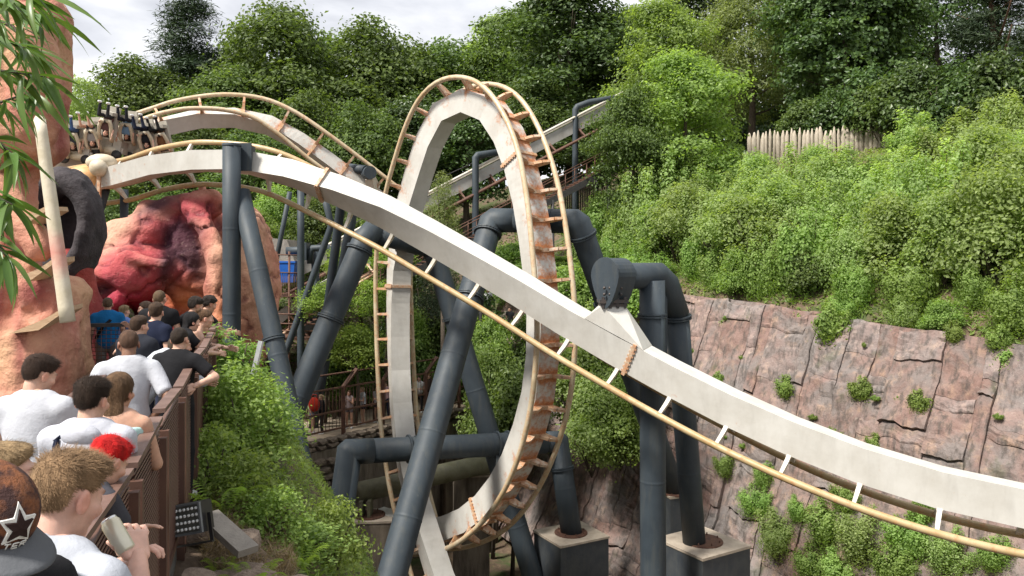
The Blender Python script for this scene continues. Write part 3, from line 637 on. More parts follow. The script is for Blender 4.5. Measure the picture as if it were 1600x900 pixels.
M_bin = mat('blue_plastic', (.015, .10, .42), (.02, .13, .5), 4, .4); link('body', mb.mesh(), bn, M_bin)
mb = MB(); mb.box((0, 0, 1.04), (1.16, .82, .09)); mb.tube([(-.5, .42, 1.0), (.5, .42, 1.0)], .04, 8); link('lid', mb.mesh(), bn, M_bin)
ar = thing('machinery_arch', 'grey hooped steel bracket beside the blue bin', 'bracket', at(500, 410, 40))
mb = MB(); mb.tube([at(485, 412, 40), at(485, 393, 40), at(489, 388, 40), at(512, 387, 40), at(516, 391, 40), at(516, 415, 40)], .17, 8); wlocal(ar, mb.build('hoop', M_col))
mb = MB(); mb.box(at(478, 393, 40.1), (.25, .8, .9)); wlocal(ar, mb.build('plate', M_col))
bl = thing('pump_house', 'small grey concrete hut top above the platform', 'hut', at(428, 395, 41.5))
mb = MB(); p = at(426, 385, 41.5); mb.add([p + V(v) for v in ((-1.0, 0, -.9), (1.2, 0, -.9), (.75, 0, .35), (-1.0, 0, .5), (-1.0, 2, -.9), (1.2, 2, -.9), (.75, 2, .35), (-1.0, 2, .5))], [(0, 1, 2, 3), (1, 5, 6, 2), (3, 2, 6, 7), (7, 6, 5, 4), (4, 0, 3, 7)]); wlocal(bl, mb.build('wall', M_conc))
mb = MB(); mb.box(p + V((-.1, 1, -.95)), (2.6, 2.3, .12)); wlocal(bl, mb.build('ledge', M_conc))
# staircase along the lift hill
sa, sb = at(452, 524, 39.6), at(955, 262, 45.2); stc = thing('lift_hill_stairs', 'dark open-tread staircase running up beside the lift hill', 'stairs', sa)
dv = sb - sa; hd_ = V((dv.x, dv.y, 0)).normalized(); sd_ = V((-hd_.y, hd_.x, 0)); ns = 62
for sg in (-1, 1):
    mb = MB(); mb.beam(sa + sd_ * sg * .85, sb + sd_ * sg * .85, .08, .34); wlocal(stc, mb.build('stringer', M_dark))
    mb = MB(); mb.tube([sa + sd_ * sg * .85 + V((0, 0, 1.05)), sb + sd_ * sg * .85 + V((0, 0, 1.05))], .03, 6); wlocal(stc, mb.build('handrail', M_rustst))
    mb = MB(); mb.tube([sa + sd_ * sg * .85 + V((0, 0, .55)), sb + sd_ * sg * .85 + V((0, 0, .55))], .02, 6); wlocal(stc, mb.build('handrail', M_rustst))
    for i in range(14):
        p = lerp(sa, sb, (i + .5) / 14) + sd_ * sg * .85; mb = MB(); mb.tube([p, p + V((0, 0, 1.05))], .028, 6); wlocal(stc, mb.build('baluster', M_rustst))
tm = MB().box((0, 0, 0), (.26, 1.68, .05), Matrix.Rotation(math.atan2(hd_.y, hd_.x), 3, 'Z')).mesh(); tm.materials.append(M_rustst)
for i in range(ns):
    o = link('tread', tm); o.location = lerp(sa, sb, (i + .5) / ns) + V((0, 0, .1)); wlocal(stc, o)
for f_ in (.12, .33, .55, .78, .97):
    p = lerp(sa, sb, f_); mb = MB()
    for sg in (-1, 1): q = p + sd_ * sg * .8; mb.tube([q, V((q.x, q.y, float(ground(q.x, q.y)) - .2))], .10, 8)
    wlocal(stc, mb.build('trestle', M_dark))
# slatted timber screen below the upper stairs
ts = thing('timber_screen', 'dark vertical timber screen under the upper staircase', 'screen', at(915, 330, 47.5))
for i in range(26):
    p = at(880 + i * 3.4, 325, 47.5); o = MB().box(V((p.x, p.y, p.z)), (.11, .06, 2.5 + random.uniform(-.15, .15))).build('slat', M_bark); wlocal(ts, o)
# cables
mb = MB(); mb.tube([at(495, 383, 40), at(640, 300, 43), at(880, 190, 46)], .025, 5); tag(mb.build('guy_cable', M_dark), 'thin dark cable strung above the lift hill', 'cable')
# ------------------------------------------------------------------ foliage
def leaves(pos, out, tone, L, W, g, droop=.25, up=.35):
    """one folded rhombic leaf per position; out = outward direction of the clump"""
    n = len(pos); nr = out + np.array([0, 0, up]) + g.normal(0, .55, (n, 3)); nr /= np.linalg.norm(nr, axis=1)[:, None]
    ax = g.normal(0, 1, (n, 3)) + out * .6 - np.array([0, 0, droop]); ax -= (ax * nr).sum(1)[:, None] * nr; ax /= np.linalg.norm(ax, axis=1)[:, None] + 1e-9
    bt = np.cross(nr, ax); sz = g.uniform(.65, 1.25, n)[:, None]; l = L * sz / 2; w_ = W * sz / 2
    v = np.stack([pos - ax * l, pos + bt * w_ + nr * w_ * .35, pos + ax * l, pos - bt * w_ + nr * w_ * .35], 1).reshape(-1, 3)
    return v, np.arange(4 * n).reshape(n, 4), g.uniform(0, 1, n), tone
def foliage_mesh(name, pos, out, tone, L, W, seed=0, **kw):
    g = np.random.default_rng(seed); v, f, r_, t_ = leaves(pos, out, tone, L, W, g, **kw)
    return fastmesh(name, v, f, False, fattr={'rnd': r_, 'tone': np.clip(t_, 0, 1)})
def unit(g, n): d = g.normal(0, 1, (n, 3)); return d / np.linalg.norm(d, axis=1)[:, None]
def clumps(lobes, nc, per, sig, seed, fill=.45, flat=.55):
    """lobes: (x,y,z,rx,ry,rz). Clumps sit on and under the lobe shells; each gets its own tone."""
    g = np.random.default_rng(seed); lb = np.array(lobes, float); wt = (lb[:, 3] * lb[:, 5]) ** 1.0; wt /= wt.sum()
    k = g.choice(len(lb), nc, p=wt); d = unit(g, nc); d[:, 2] = np.where(d[:, 2] < -.35, -d[:, 2], d[:, 2])
    rad = 1 - fill * g.uniform(0, 1, nc) ** 2.2; c = lb[k, :3] + d * lb[k, 3:] * rad[:, None] * (1 + .13 * g.normal(0, 1, nc))[:, None]
    inside = np.zeros(nc, bool)
    for b in lb: inside |= (((c - b[:3]) / (b[3:] * .62)) ** 2).sum(1) < 1
    keep = ~inside | (g.uniform(0, 1, nc) < .25); c, d = c[keep], d[keep]; tone = g.uniform(.05, .95, len(c))
    m = g.poisson(per, len(c)) + 2; i = np.repeat(np.arange(len(c)), m); o = g.normal(0, 1, (len(i), 3)) * np.array([sig, sig, sig * flat])
    return c[i] + o - np.array([0, 0, .12]) * (o[:, :2] ** 2).sum(1)[:, None] / sig, d[i], tone[i] + g.normal(0, .08, len(i))
LM = {
 'oak': leafmat('oak_leaf', (0.044, 0.078, 0.015), (0.090, 0.149, 0.024), (0.155, 0.226, 0.038), .45),
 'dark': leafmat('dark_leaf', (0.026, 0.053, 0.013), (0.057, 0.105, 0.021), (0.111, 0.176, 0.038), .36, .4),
 'light': leafmat('light_leaf', (0.115, 0.195, 0.032), (0.205, 0.32, 0.055), (0.31, 0.44, 0.095), .56),
 'birch': leafmat('birch_leaf', (0.15, 0.215, 0.055), (0.265, 0.365, 0.105), (0.38, 0.49, 0.165), .6),
 'olive': leafmat('olive_leaf', (0.092, 0.122, 0.032), (0.173, 0.213, 0.060), (0.254, 0.294, 0.095), .48),
 'bright': leafmat('bright_leaf', (0.112, 0.189, 0.014), (0.201, 0.319, 0.024), (0.295, 0.425, 0.040), .48),
 'pine': leafmat('pine_needle', (0.014, 0.033, 0.015), (0.033, 0.061, 0.024), (0.065, 0.100, 0.035), .15),
 'weed': leafmat('weed_leaf', (0.108, 0.176, 0.028), (0.210, 0.306, 0.046), (0.319, 0.421, 0.084), .5),
 'straw': leafmat('dry_straw', (0.189, 0.130, 0.071), (0.307, 0.224, 0.118), (0.425, 0.330, 0.189), .3),
}
def trunk_mesh(h, r, seed, lean=.05, limbs=6, top=.75, spread=.5):
    g = random.Random(seed); mb = MB(); pts = [V((0, 0, -.6))]; x = y = 0
    for i in range(1, 9): x += g.uniform(-lean, lean) * h / 8; y += g.uniform(-lean, lean) * h / 8; pts.append(V((x, y, h * top * i / 8)))
    mb.tube(pts, [r * (1.35 - 1.1 * i / 8) for i in range(9)], 8)
    for i in range(limbs):
        f = g.uniform(.3, .95); k = f * 8; a = pts[int(k)].lerp(pts[min(8, int(k) + 1)], k % 1); an = g.uniform(0, 6.28); L = h * spread * g.uniform(.35, .7) * (1.15 - f * .6)
        e = a + V((math.cos(an) * L, math.sin(an) * L, L * g.uniform(.3, .8))); m_ = a.lerp(e, .5) + V((0, 0, -.06 * L))
        mb.tube([a, m_, e], [r * .45 * (1.2 - f), r * .28 * (1.2 - f), r * .08], 6)
    return mb.mesh('trunk')
g = np.random.default_rng(3)
def lobes_round(n, w, h, z0, seed, tall=1.):
    g = random.Random(seed); L = [(0, 0, z0 + h * .5, w * .36, w * .36, h * .42)]
    for i in range(n):
        a = g.uniform(0, 6.28); f = g.uniform(0, 1); r_ = w * .5 * math.sqrt(max(.05, 1 - (2 * f - .8) ** 2)) * g.uniform(.55, .85); s = w * g.uniform(.13, .24)
        L.append((math.cos(a) * r_, math.sin(a) * r_, z0 + h * (.1 + .85 * f), s, s, s * .85 * tall))
    return L
PROTO = {}
def proto(key, kind, h, w, lobes, nc, per, sig, L, W, seed, tr=.25, limbs=7, bark=None, **kw):
    pos, out, tone = clumps(lobes, nc, per, sig, seed, kw.pop('fill', .45), kw.pop('flat', .55))
    me = foliage_mesh('crown', pos, out, tone, L, W, seed, **kw); me.materials.append(LM[kind])
    tm = trunk_mesh(h, tr, seed, limbs=limbs); tm.materials.append(bark or M_bark); PROTO[key] = (me, tm, h)
proto('oakA', 'oak', 15, 9, lobes_round(26, 9, 12, 3, 1), 1500, 16, .42, .30, .19, 11)
proto('oakB', 'oak', 15, 8, lobes_round(24, 8, 12.5, 2.5, 2), 1400, 16, .42, .28, .18, 12)
proto('darkA', 'dark', 16, 9, lobes_round(28, 9, 13, 3, 3), 1500, 16, .45, .32, .20, 13)
proto('lime', 'dark', 18, 10, [(0, 0, 9, 4.2, 4.2, 8.2)] + lobes_round(22, 9.6, 16, 1.5, 4), 2100, 17, .40, .34, .26, 14, droop=1.2, up=.1)
proto('lightA', 'light', 13, 8.5, lobes_round(26, 8.5, 11.5, 1.5, 5), 1500, 16, .40, .27, .17, 15)
proto('oliveA', 'olive', 14, 8, lobes_round(22, 8, 12, 2, 6, 1.2), 1400, 18, .38, .34, .10, 16, droop=.9)
proto('birchT', 'birch', 13, 5, [(0, 0, 3 + i * 1.3, 2.1 * math.sin(.35 + 2.5 * i / 8) + .3, 2.1 * math.sin(.35 + 2.5 * i / 8) + .3, 1.0) for i in range(8)], 900, 18, .38, .20, .13, 17, droop=.9, tr=.16)
# pine: whorled, irregular
pl = []; r_ = random.Random(8)
for i in range(64):
    f = (i + r_.uniform(0, 1)) / 64; a = r_.uniform(0, 6.28); rad = (1 - f) ** .75 * 3.9 * r_.uniform(.25, 1); pl.append((math.cos(a) * rad, math.sin(a) * rad, 2.5 + f * 15.2, 1.15 * (1.12 - f * .55), 1.15 * (1.12 - f * .55), .75))
proto('pine', 'pine', 18, 8, pl, 2000, 20, .36, .40, .06, 18, up=.8, droop=-.2, bark=M_barkp)
pl = []
for i in range(70):
    f = (i + r_.uniform(0, 1)) / 70; a = r_.uniform(0, 6.28); rad = (1 - f) ** .8 * 3.6 * r_.uniform(.3, 1); pl.append((math.cos(a) * rad, math.sin(a) * rad, 1 + f * 19, 1.1, 1.1, .4))
proto('spruce', 'pine', 21, 7, pl, 1700, 18, .40, .44, .06, 19, up=.3, droop=.9, tr=.34, bark=M_barkp)
def shrub_proto(key, kind, h, w, nl, nc, per, L, W, seed, sig=.16, **kw):
    r_ = random.Random(seed); lb = [(0, 0, h * .42, w * .32, w * .32, h * .36)]
    for i in range(nl):
        a = r_.uniform(0, 6.28); f = r_.uniform(0, 1); rad = w * .42 * math.sqrt(max(.08, 1 - f * f)) * r_.uniform(.5, 1); s = w * r_.uniform(.10, .19); lb.append((math.cos(a) * rad, math.sin(a) * rad, h * (.12 + .8 * f), s, s, s * 1.2))
    pos, out, tone = clumps(lb, nc, per, sig, seed, .6, .7); me = foliage_mesh('foliage', pos, out, tone, L, W, seed, **kw); me.materials.append(LM[kind])
    mb = MB()
    for i in range(7):
        a = r_.uniform(0, 6.28); e = V((math.cos(a) * w * .34, math.sin(a) * w * .34, h * r_.uniform(.45, .85))); mb.tube([V((0, 0, -.3)), e * .5 + V((0, 0, h * .08)), e], [.035, .022, .006], 5)
    tm = mb.mesh('stem'); tm.materials.append(M_bark); PROTO[key] = (me, tm, h)
def sapling_proto(key, kind, h, w, ns, per, L, W, seed):
    """several upright whippy stems with small leaves all along them"""
    r_ = random.Random(seed); g = np.random.default_rng(seed); mb = MB(); pos = []; out = []; tone = []
    for i in range(ns):
        a = r_.uniform(0, 6.28); rad = w * .5 * math.sqrt(r_.uniform(0, 1)); hh = h * r_.uniform(.5, 1) * (1 - .45 * (rad / (w * .5)) ** 2); b = V((math.cos(a) * rad * .35, math.sin(a) * rad * .35, -.3)); e = V((math.cos(a) * rad, math.sin(a) * rad, hh))
        mb.tube([b, b.lerp(e, .55) + V((0, 0, hh * .06)), e], [.03, .018, .004], 5); t_ = r_.uniform(.1, .9)
        for j in range(per):
            f = j / per; c = np.array(b.lerp(e, .12 + .9 * f)); sp = (w * .13) * (1.1 - .8 * f); m = 26
            p = c + g.normal(0, 1, (m, 3)) * np.array([sp, sp, sp * .9]); pos.append(p); d = p - np.array([0, 0, h * .4]); out.append(d / (np.linalg.norm(d, axis=1)[:, None] + 1e-6)); tone.append(np.full(m, t_ + r_.uniform(-.25, .25)))
    me = foliage_mesh('foliage', np.vstack(pos), np.vstack(out), np.concatenate(tone), L, W, seed, droop=.3); me.materials.append(LM[kind]); tm = mb.mesh('stem'); tm.materials.append(M_bark); PROTO[key] = (me, tm, h)
shrub_proto('bushA', 'light', 2.6, 3.0, 16, 700, 13, .15, .10, 31, .20); shrub_proto('bushB', 'birch', 2.8, 3.2, 18, 750, 13, .13, .09, 32, .20)
shrub_proto('bushC', 'oak', 2.6, 3.2, 16, 700, 13, .16, .11, 33, .20); shrub_proto('bushD', 'dark', 2.8, 3.4, 16, 600, 13, .17, .11, 34, .22)
shrub_proto('maple', 'bright', 2.2, 3.6, 14, 420, 16, .16, .07, 35, .22, up=.9, droop=.1); shrub_proto('yew', 'pine', 4.5, 3.0, 20, 600, 18, .18, .03, 36, .2)
sapling_proto('sapA', 'birch', 4.2, 2.6, 15, 22, .125, .085, 41); sapling_proto('sapB', 'birch', 3.6, 2.8, 17, 20, .12, .08, 42); sapling_proto('sapC', 'light', 3.6, 2.6, 15, 20, .13, .09, 43); sapling_proto('sapD', 'olive', 4.0, 2.4, 14, 20, .13, .07, 44)
sapling_proto('tuft', 'weed', .9, 1.1, 14, 8, .10, .06, 45); shrub_proto('goldpine', 'olive', 5.5, 2.6, 18, 520, 18, .22, .035, 46, .2)
shrub_proto('nearbush', 'light', 2.1, 1.7, 24, 560, 10, .092, .046, 47, .13); shrub_proto('nearbush2', 'weed', 1.3, 1.5, 18, 330, 9, .085, .055, 48, .13); shrub_proto('nearbush3', 'light', 1.9, 1.0, 16, 420, 10, .10, .030, 49, .10)
def plant(key, name, x, y, label, cat, group=None, s=1., sz=None, z=None, rz=None, parts=('crown', 'trunk')):
    me, tm, h = PROTO[key]; zz = float(ground(x, y)) - .05 if z is None else z
    t_ = thing(name, label, cat, (x, y, zz), random.uniform(0, 6.28) if rz is None else rz, group)
    sc = (s, s, sz or s)
    for nm, m_ in zip(parts, (me, tm)): o = link(nm, m_, t_); o.scale = sc
    return t_
def tree_px(key, px, top, Y, label, w=1., name='broadleaf_tree', cat='tree', group=None):
    p = at(px, top, Y); z0 = float(ground(p.x, Y)); me, tm, h = PROTO[key]
    return plant(key, name, p.x, Y, label, cat, group, w, (p.z - z0) / (h * .985), z0 - .1)
T_ = [('pine', 298, 4, 74, 'tall dark pine standing above the train against the sky', 1.75, 'pine_tree'), ('oakA', 205, 100, 70, 'rounded green tree left of the dark pine', 1.25, 'broadleaf_tree'),
 ('birchT', 128, 128, 62, 'small pale tree peeping out beside the rock sculpture', .8, 'birch_tree'), ('oakB', 440, 12, 70, 'tall mid-green tree right of the dark pine', 1.55, 'broadleaf_tree'),
 ('oakA', 365, 112, 66, 'lower bushy tree below the tall pine, behind the humped track', 1.15, 'broadleaf_tree'), ('oakA', 575, 45, 74, 'dark rounded tree left of the loop', 1.5, 'broadleaf_tree'),
 ('oakB', 690, 68, 78, 'dark green tree directly behind the loop top', 1.4, 'broadleaf_tree'), ('birchT', 785, 36, 84, 'pale slender tree right of the loop top', 1.7, 'birch_tree'), ('darkA', 893, -25, 66, 'tall dark tree right of the loop reaching the top edge', 1.3, 'broadleaf_tree'),
 ('lightA', 1035, 14, 58, 'fresh light green tree above the lift hill top', .95, 'broadleaf_tree'), ('darkA', 1095, -60, 74, 'dark tall tree rising behind the fresh green tree', 1.1, 'broadleaf_tree'), ('oliveA', 1175, -35, 60, 'olive-tinted feathery tree left of the dense dark tree', 1.05, 'broadleaf_tree'),
 ('lime', 1325, -90, 53, 'dense dark glossy-leaved tree above the palisade fence', 1.0, 'broadleaf_tree'), ('darkA', 1465, -80, 60, 'shadowy broadleaf tree right of the dense dark tree', 1.1, 'broadleaf_tree'), ('spruce', 1555, -120, 52, 'dark conifer with bare trunk near the right edge', 1.1, 'conifer_tree'), ('spruce', 1660, -120, 56, 'dark conifer cut by the right edge of the view', 1.2, 'conifer_tree'),
 ('lightA', 1070, 95, 44.5, 'big bushy green tree beside the top of the lift hill', .85, 'broadleaf_tree'), ('oakA', 990, 140, 43.8, 'green tree hiding the end of the lift hill', .52, 'broadleaf_tree'),
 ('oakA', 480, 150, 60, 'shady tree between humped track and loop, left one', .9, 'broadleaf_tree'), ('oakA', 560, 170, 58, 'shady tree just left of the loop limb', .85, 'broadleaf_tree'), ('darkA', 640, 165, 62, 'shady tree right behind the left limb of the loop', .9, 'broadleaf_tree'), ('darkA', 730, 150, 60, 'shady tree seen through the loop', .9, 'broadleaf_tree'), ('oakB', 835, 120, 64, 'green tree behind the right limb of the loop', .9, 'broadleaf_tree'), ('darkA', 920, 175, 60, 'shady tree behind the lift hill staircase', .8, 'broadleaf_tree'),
 ('oakA', 300, 190, 56, 'green tree low behind the humped track', .8, 'broadleaf_tree'), ('oakB', 230, 215, 52, 'green tree behind the left end of the diving track', .7, 'broadleaf_tree'), ('oakA', 400, 205, 54, 'dark tree below the humped track', .75, 'broadleaf_tree'), ('darkA', 1240, 40, 70, 'dark tree in the gap behind the olive-tinted tree', 1.1, 'broadleaf_tree'), ('oakB', 1400, 60, 66, 'mid-green tree glimpsed behind the palisade', 1.1, 'broadleaf_tree'), ('oakA', 150, 190, 60, 'green tree behind the train', .7, 'broadleaf_tree'),
 ('oakB', 505, 62, 78, 'mid-green tree filling the gap left of the loop', 1.3, 'broadleaf_tree'), ('oakA', 635, 84, 82, 'hazy tree in the gap behind the left limb of the loop', 1.3, 'broadleaf_tree'), ('oakB', 745, 78, 88, 'hazy tree just right of the loop top', 1.4, 'broadleaf_tree'), ('oakA', 835, 12, 76, 'tall green tree between the pale slender tree and the tall dark tree', 1.4, 'broadleaf_tree'), ('oakB', 375, 60, 80, 'green tree in the gap right of the pine', 1.2, 'broadleaf_tree'), ('oakA', 255, 112, 82, 'green tree in the gap left of the pine', 1.2, 'broadleaf_tree'), ('oakA', 975, 20, 72, 'green tree filling the gap above the lift hill', 1.3, 'broadleaf_tree')]
for key, px, top, Y, lab, w_, nm in T_: tree_px(key, px, top, Y, lab, w_, nm, group='trees on the skyline')
# far wood behind, reads as one mass
fx = np.linspace(-85, 110, 46); pos = []; out = []; tone = []
for i, x in enumerate(fx):
    y = 104 + random.uniform(-6, 10); z0 = float(ground(x, y)); h = random.uniform(9, 13.5) * (1.25 if x > 0 else 1); c, d, t_ = clumps([(x, y, z0 + h * .5, 4, 4, h * .5)], 110, 10, .9, 900 + i); pos.append(c); out.append(d); tone.append(t_)
for i, x in enumerate(np.linspace(-60, 80, 40)):
    y = 84 + random.uniform(-4, 5); z0 = float(ground(x, y)); c, d, t_ = clumps([(x, y, z0 + 2.6, 3.2, 3.2, 3.4)], 90, 10, .8, 700 + i); pos.append(c); out.append(d); tone.append(t_)
me = foliage_mesh('wood', np.vstack(pos), np.vstack(out), np.concatenate(tone), .7, .45, 5); me.materials.append(LM['dark']); tag(link('distant_wood', me), 'dark distant wood closing the view behind the trees', 'wood', kind='stuff')
# hillside thicket above the rock face
rh = random.Random(21); HG = 'young birches and shrubs in the hillside thicket'
def hill_xy(t, s): p = CA + CT * t + CN * s; return float(p[0]), float(p[1])
zones = [(-9, -3, 'beside the lift hill foot'), (-3, 3, 'above the bent-arm support'), (3, 8, 'below the left end of the palisade'), (8, 13, 'below the right end of the palisade'), (13, 20, 'near the right edge of the view')]
rows = [(.5, 'hanging over the rock edge'), (1.5, 'overhanging the rock edge'), (2.7, 'low on the slope'), (4.6, 'halfway up the slope'), (6.6, 'high on the slope'), (8.6, 'near the fence line'), (10.8, 'right below the fence')]
for t0, t1, zl in zones:
    for s_, rl in rows:
        t = t0 + rh.uniform(0, .8)
        while t < t1:
            s2 = s_ + rh.uniform(-.7, .7); x, y = hill_xy(t, s2)
            if s_ > 10 and t < 8.5: t += 1.6; continue
            if s_ < 1.6: key = rh.choice(['sapC', 'bushC', 'sapC', 'bushA', 'sapB'])
            else: key = rh.choice(['sapA', 'sapB', 'sapA', 'bushB', 'sapB', 'bushB', 'sapC'])
            nm, kd, ct_ = ('birch_sapling', 'pale feathery birch sapling', 'sapling') if key.startswith('sap') else ('hillside_shrub', 'rounded green shrub', 'shrub')
            sc = rh.uniform(.8, 1.15) * (.5 if s_ < 1 else .7 if s_ < 1.6 else .75 if s_ > 8 and t < 8.5 else 1.1); plant(key, nm, x, y, f'{kd} {rl} {zl}', ct_, f'{kd}s {rl} {zl}', sc, sc * rh.uniform(.85, 1.15) * (.7 if s_ < 1 else 1), parts=('foliage', 'stem'))
            t += rh.uniform(1.25, 2.0)
for px, py, Y, k_, sc, lab in ((1435, 150, 39, 'sapA', 1.2, 'tall birch sapling standing in front of the palisade fence'), (1525, 135, 37, 'sapA', 1.2, 'tall leafy birch sapling by the right end of the palisade'), (1590, 150, 35, 'sapB', 1.2, 'birch sapling touching the right edge of the view'), (1480, 175, 37.5, 'sapB', 1.3, 'broad birch sapling hiding the palisade on the right'), (1040, 215, 42, 'sapB', 1.25, 'tall pale birch sapling left of the palisade'), (1150, 200, 44, 'sapA', 1.2, 'tall pale birch sapling at the left end of the palisade')):
    p = at(px, py, Y); z0 = float(ground(p.x, p.y)); plant(k_, 'birch_sapling', p.x, p.y, lab, 'sapling', None, sc, (p.z - z0) / PROTO[k_][2], z0 - .1, parts=('foliage', 'stem'))
# tufts growing on the rock face
_t, _v = np.meshgrid(np.arange(-4, 22, .15), np.arange(0, 13, .15)); CPT = cliff_pt(_t.ravel(), _v.ravel(), np.full(_t.size, .1)); CPX = 800 + CPT[:, 0] / CPT[:, 1] * F; CPY = HY - (CPT[:, 2] - CZ) / CPT[:, 1] * F
for i, (px, py, lab) in enumerate(((1300, 512, 'green tuft on the rock below the overhanging bushes'), (1225, 605, 'bushy tuft in the middle of the rock face'), (1125, 590, 'small weed tuft left on the rock face'), (1435, 630, 'thin tuft on the right of the rock face'), (1370, 690, 'tuft just above the diving track'), (1500, 480, 'yellowish tuft at the rock edge'), (1345, 610, 'tiny weed in a joint of the rock face'), (1565, 505, 'dry yellow weed by the right edge'), (1300, 690, 'small weed above the track near the rock foot'))):
    c = CPT[np.argmin((CPX - px) ** 2 + (CPY - py) ** 2)]
    plant('tuft', 'rock_plant', float(c[0]), float(c[1]), lab, 'weed', None, rh.uniform(.7, 1.5) if i < 2 else rh.uniform(.45, .8), z=float(c[2]) - .1, parts=('foliage', 'stem'))
def put(key, name, px, py, Y, lab, cat='shrub', s=1., sz=None, group=None, top=None, z=None):
    """stand a plant whose base is seen (or guessed) at px,py at depth Y; with top the plant stands on the ground and reaches that row"""
    p = at(px, py, Y); z0 = float(ground(p.x, p.y)) if z is None else z
    if top is not None: sz = (at(px, top, Y).z - z0) / PROTO[key][2]
    if sz and sz > 1.3 * s and top is not None:                          # tall on the photo: a stemmed shrub, crown of normal size
        sz = 1.3 * s; zb = at(px, top, Y).z - PROTO[key][2] * sz; o_ = plant(key, name, p.x, p.y, lab, cat, group, s, sz, zb, parts=('foliage', 'stem'))
        wlocal(o_, MB().tube([(p.x, p.y, z0 - .2), (p.x + .1, p.y, (z0 + zb) / 2), (p.x, p.y, zb + .8)], [.11, .08, .05], 7).build('trunk', M_bark)); return o_
    return plant(key, name, p.x, p.y, lab, cat, group, s, sz, z0 - .08, parts=('foliage', 'stem'))
# far bank and pit plants
for k_, nm, px, py, Y, top, sc, lab in (('goldpine', 'golden_conifer', 692, 405, 38, 268, .8, 'yellowish feathery conifer left of the loop centre'), ('yew', 'yew_bush', 672, 560, 43, 425, .9, 'dark yew behind the left limb of the loop'), ('yew', 'yew_bush', 705, 545, 44, 420, .9, 'dark yew behind the diagonal leg')):
    p = at(px, py, Y); z0 = float(ground(p.x, p.y)); o_ = plant(k_, nm, p.x, p.y, lab, 'conifer' if k_ == 'goldpine' else 'shrub', None, sc, (at(px, top, Y).z - p.z) / PROTO[k_][2], p.z, parts=('foliage', 'stem'))
    if p.z > z0 + .2: wlocal(o_, MB().tube([(p.x, p.y, z0 - .2), (p.x, p.y, p.z + .8)], [.14, .09], 7).build('trunk', M_bark))
for px, py, Y, sc, lab in ((508, 470, 36.6, .75, 'bright lime maple spray beside the slim upright'), (585, 470, 37, .85, 'bright lime maple spray next to the loop rail'), (555, 545, 36, .95, 'broad lime maple above the queue path'), (530, 410, 38, .6, 'small lime maple spray over the track end'), (600, 400, 39, .8, 'lime maple high beside the loop limb')):
    p = at(px, py, Y); z0 = float(ground(p.x, p.y)); o_ = plant('maple', 'maple_tree', p.x, p.y, lab, 'maple', None, sc, sc * .8, p.z - 1.0 * sc, parts=('foliage', 'stem'))
    wlocal(o_, MB().tube([(p.x, p.y, z0 - .2), (p.x + .15, p.y, (z0 + p.z) / 2), (p.x, p.y, p.z)], [.10, .07, .03], 7).build('trunk', M_bark))
put('bushA', 'shrub', 765, 560, 38, 'round fresh green bush in the middle, right of the diagonal leg', s=.8, top=508)
put('bushC', 'shrub', 800, 640, 35, 'green shrub low beside the right limb of the loop', s=1.2, top=585); put('bushB', 'shrub', 770, 610, 37, 'pale shrub behind the diagonal leg foot', s=1., top=560)
for i, (px, py, Y, k_, sc, tp) in enumerate(((905, 560, 36, 'sapB', 1.1, 470), (950, 590, 34.5, 'bushB', 1.2, 520), (985, 620, 33.5, 'sapC', 1.0, 560), (900, 640, 34, 'bushB', 1.2, 590), (945, 660, 32.5, 'sapB', 1.1, 600), (925, 700, 32, 'bushB', 1.0, 650), (970, 690, 31.5, 'bushA', .9, 640), (870, 600, 36, 'bushC', 1.0, 560), (1015, 560, 35, 'sapD', .8, 520), (890, 500, 38.5, 'bushA', 1.2, 440), (940, 470, 39, 'sapC', 1.1, 400), (985, 470, 38, 'bushA', 1., 420))):
    p = at(px, py, Y); plant(k_, 'slope_shrub', p.x, p.y, 'pale green shrub on the earth slope between loop and bent-arm support', 'shrub', 'shrubs on the earth slope', sc, z=p.z - .9, parts=('foliage', 'stem'))
def on_rock(px, py): return CPT[np.argmin((CPX - px) ** 2 + (CPY - py) ** 2)]
for i, (px, py, k_, sc) in enumerate(((1180, 790, 'sapC', .42), (1215, 850, 'sapB', .5), (1290, 830, 'sapC', .5), (1350, 860, 'sapB', .55), (1425, 850, 'sapC', .5), (1320, 785, 'sapC', .35), (1265, 890, 'sapC', .42), (1485, 880, 'sapB', .45), (1135, 735, 'sapC', .32), (1195, 750, 'sapC', .3), (1400, 900, 'sapC', .45), (1310, 905, 'sapC', .5), (1245, 800, 'sapC', .3), (1450, 800, 'sapC', .3), (1555, 870, 'sapC', .35))):
    c = on_rock(px, py); plant(k_, 'pit_shrub', float(c[0]), float(c[1]), 'green shrub at the foot of the rock face below the diving track', 'shrub', 'shrubs under the diving track', sc * 1.25, sc * 1.0, z=float(c[2]) - .5 * sc, parts=('foliage', 'stem'))
for i in range(15):
    c = on_rock(rh.uniform(1040, 1600), rh.uniform(470, 700)); plant('tuft', 'rock_weed', float(c[0]), float(c[1]), 'tiny green weed rooted in a crack of the red rock face', 'weed', 'tiny weeds on the rock face', rh.uniform(.18, .36), .16, z=float(c[2]) - .05, parts=('foliage', 'stem'))
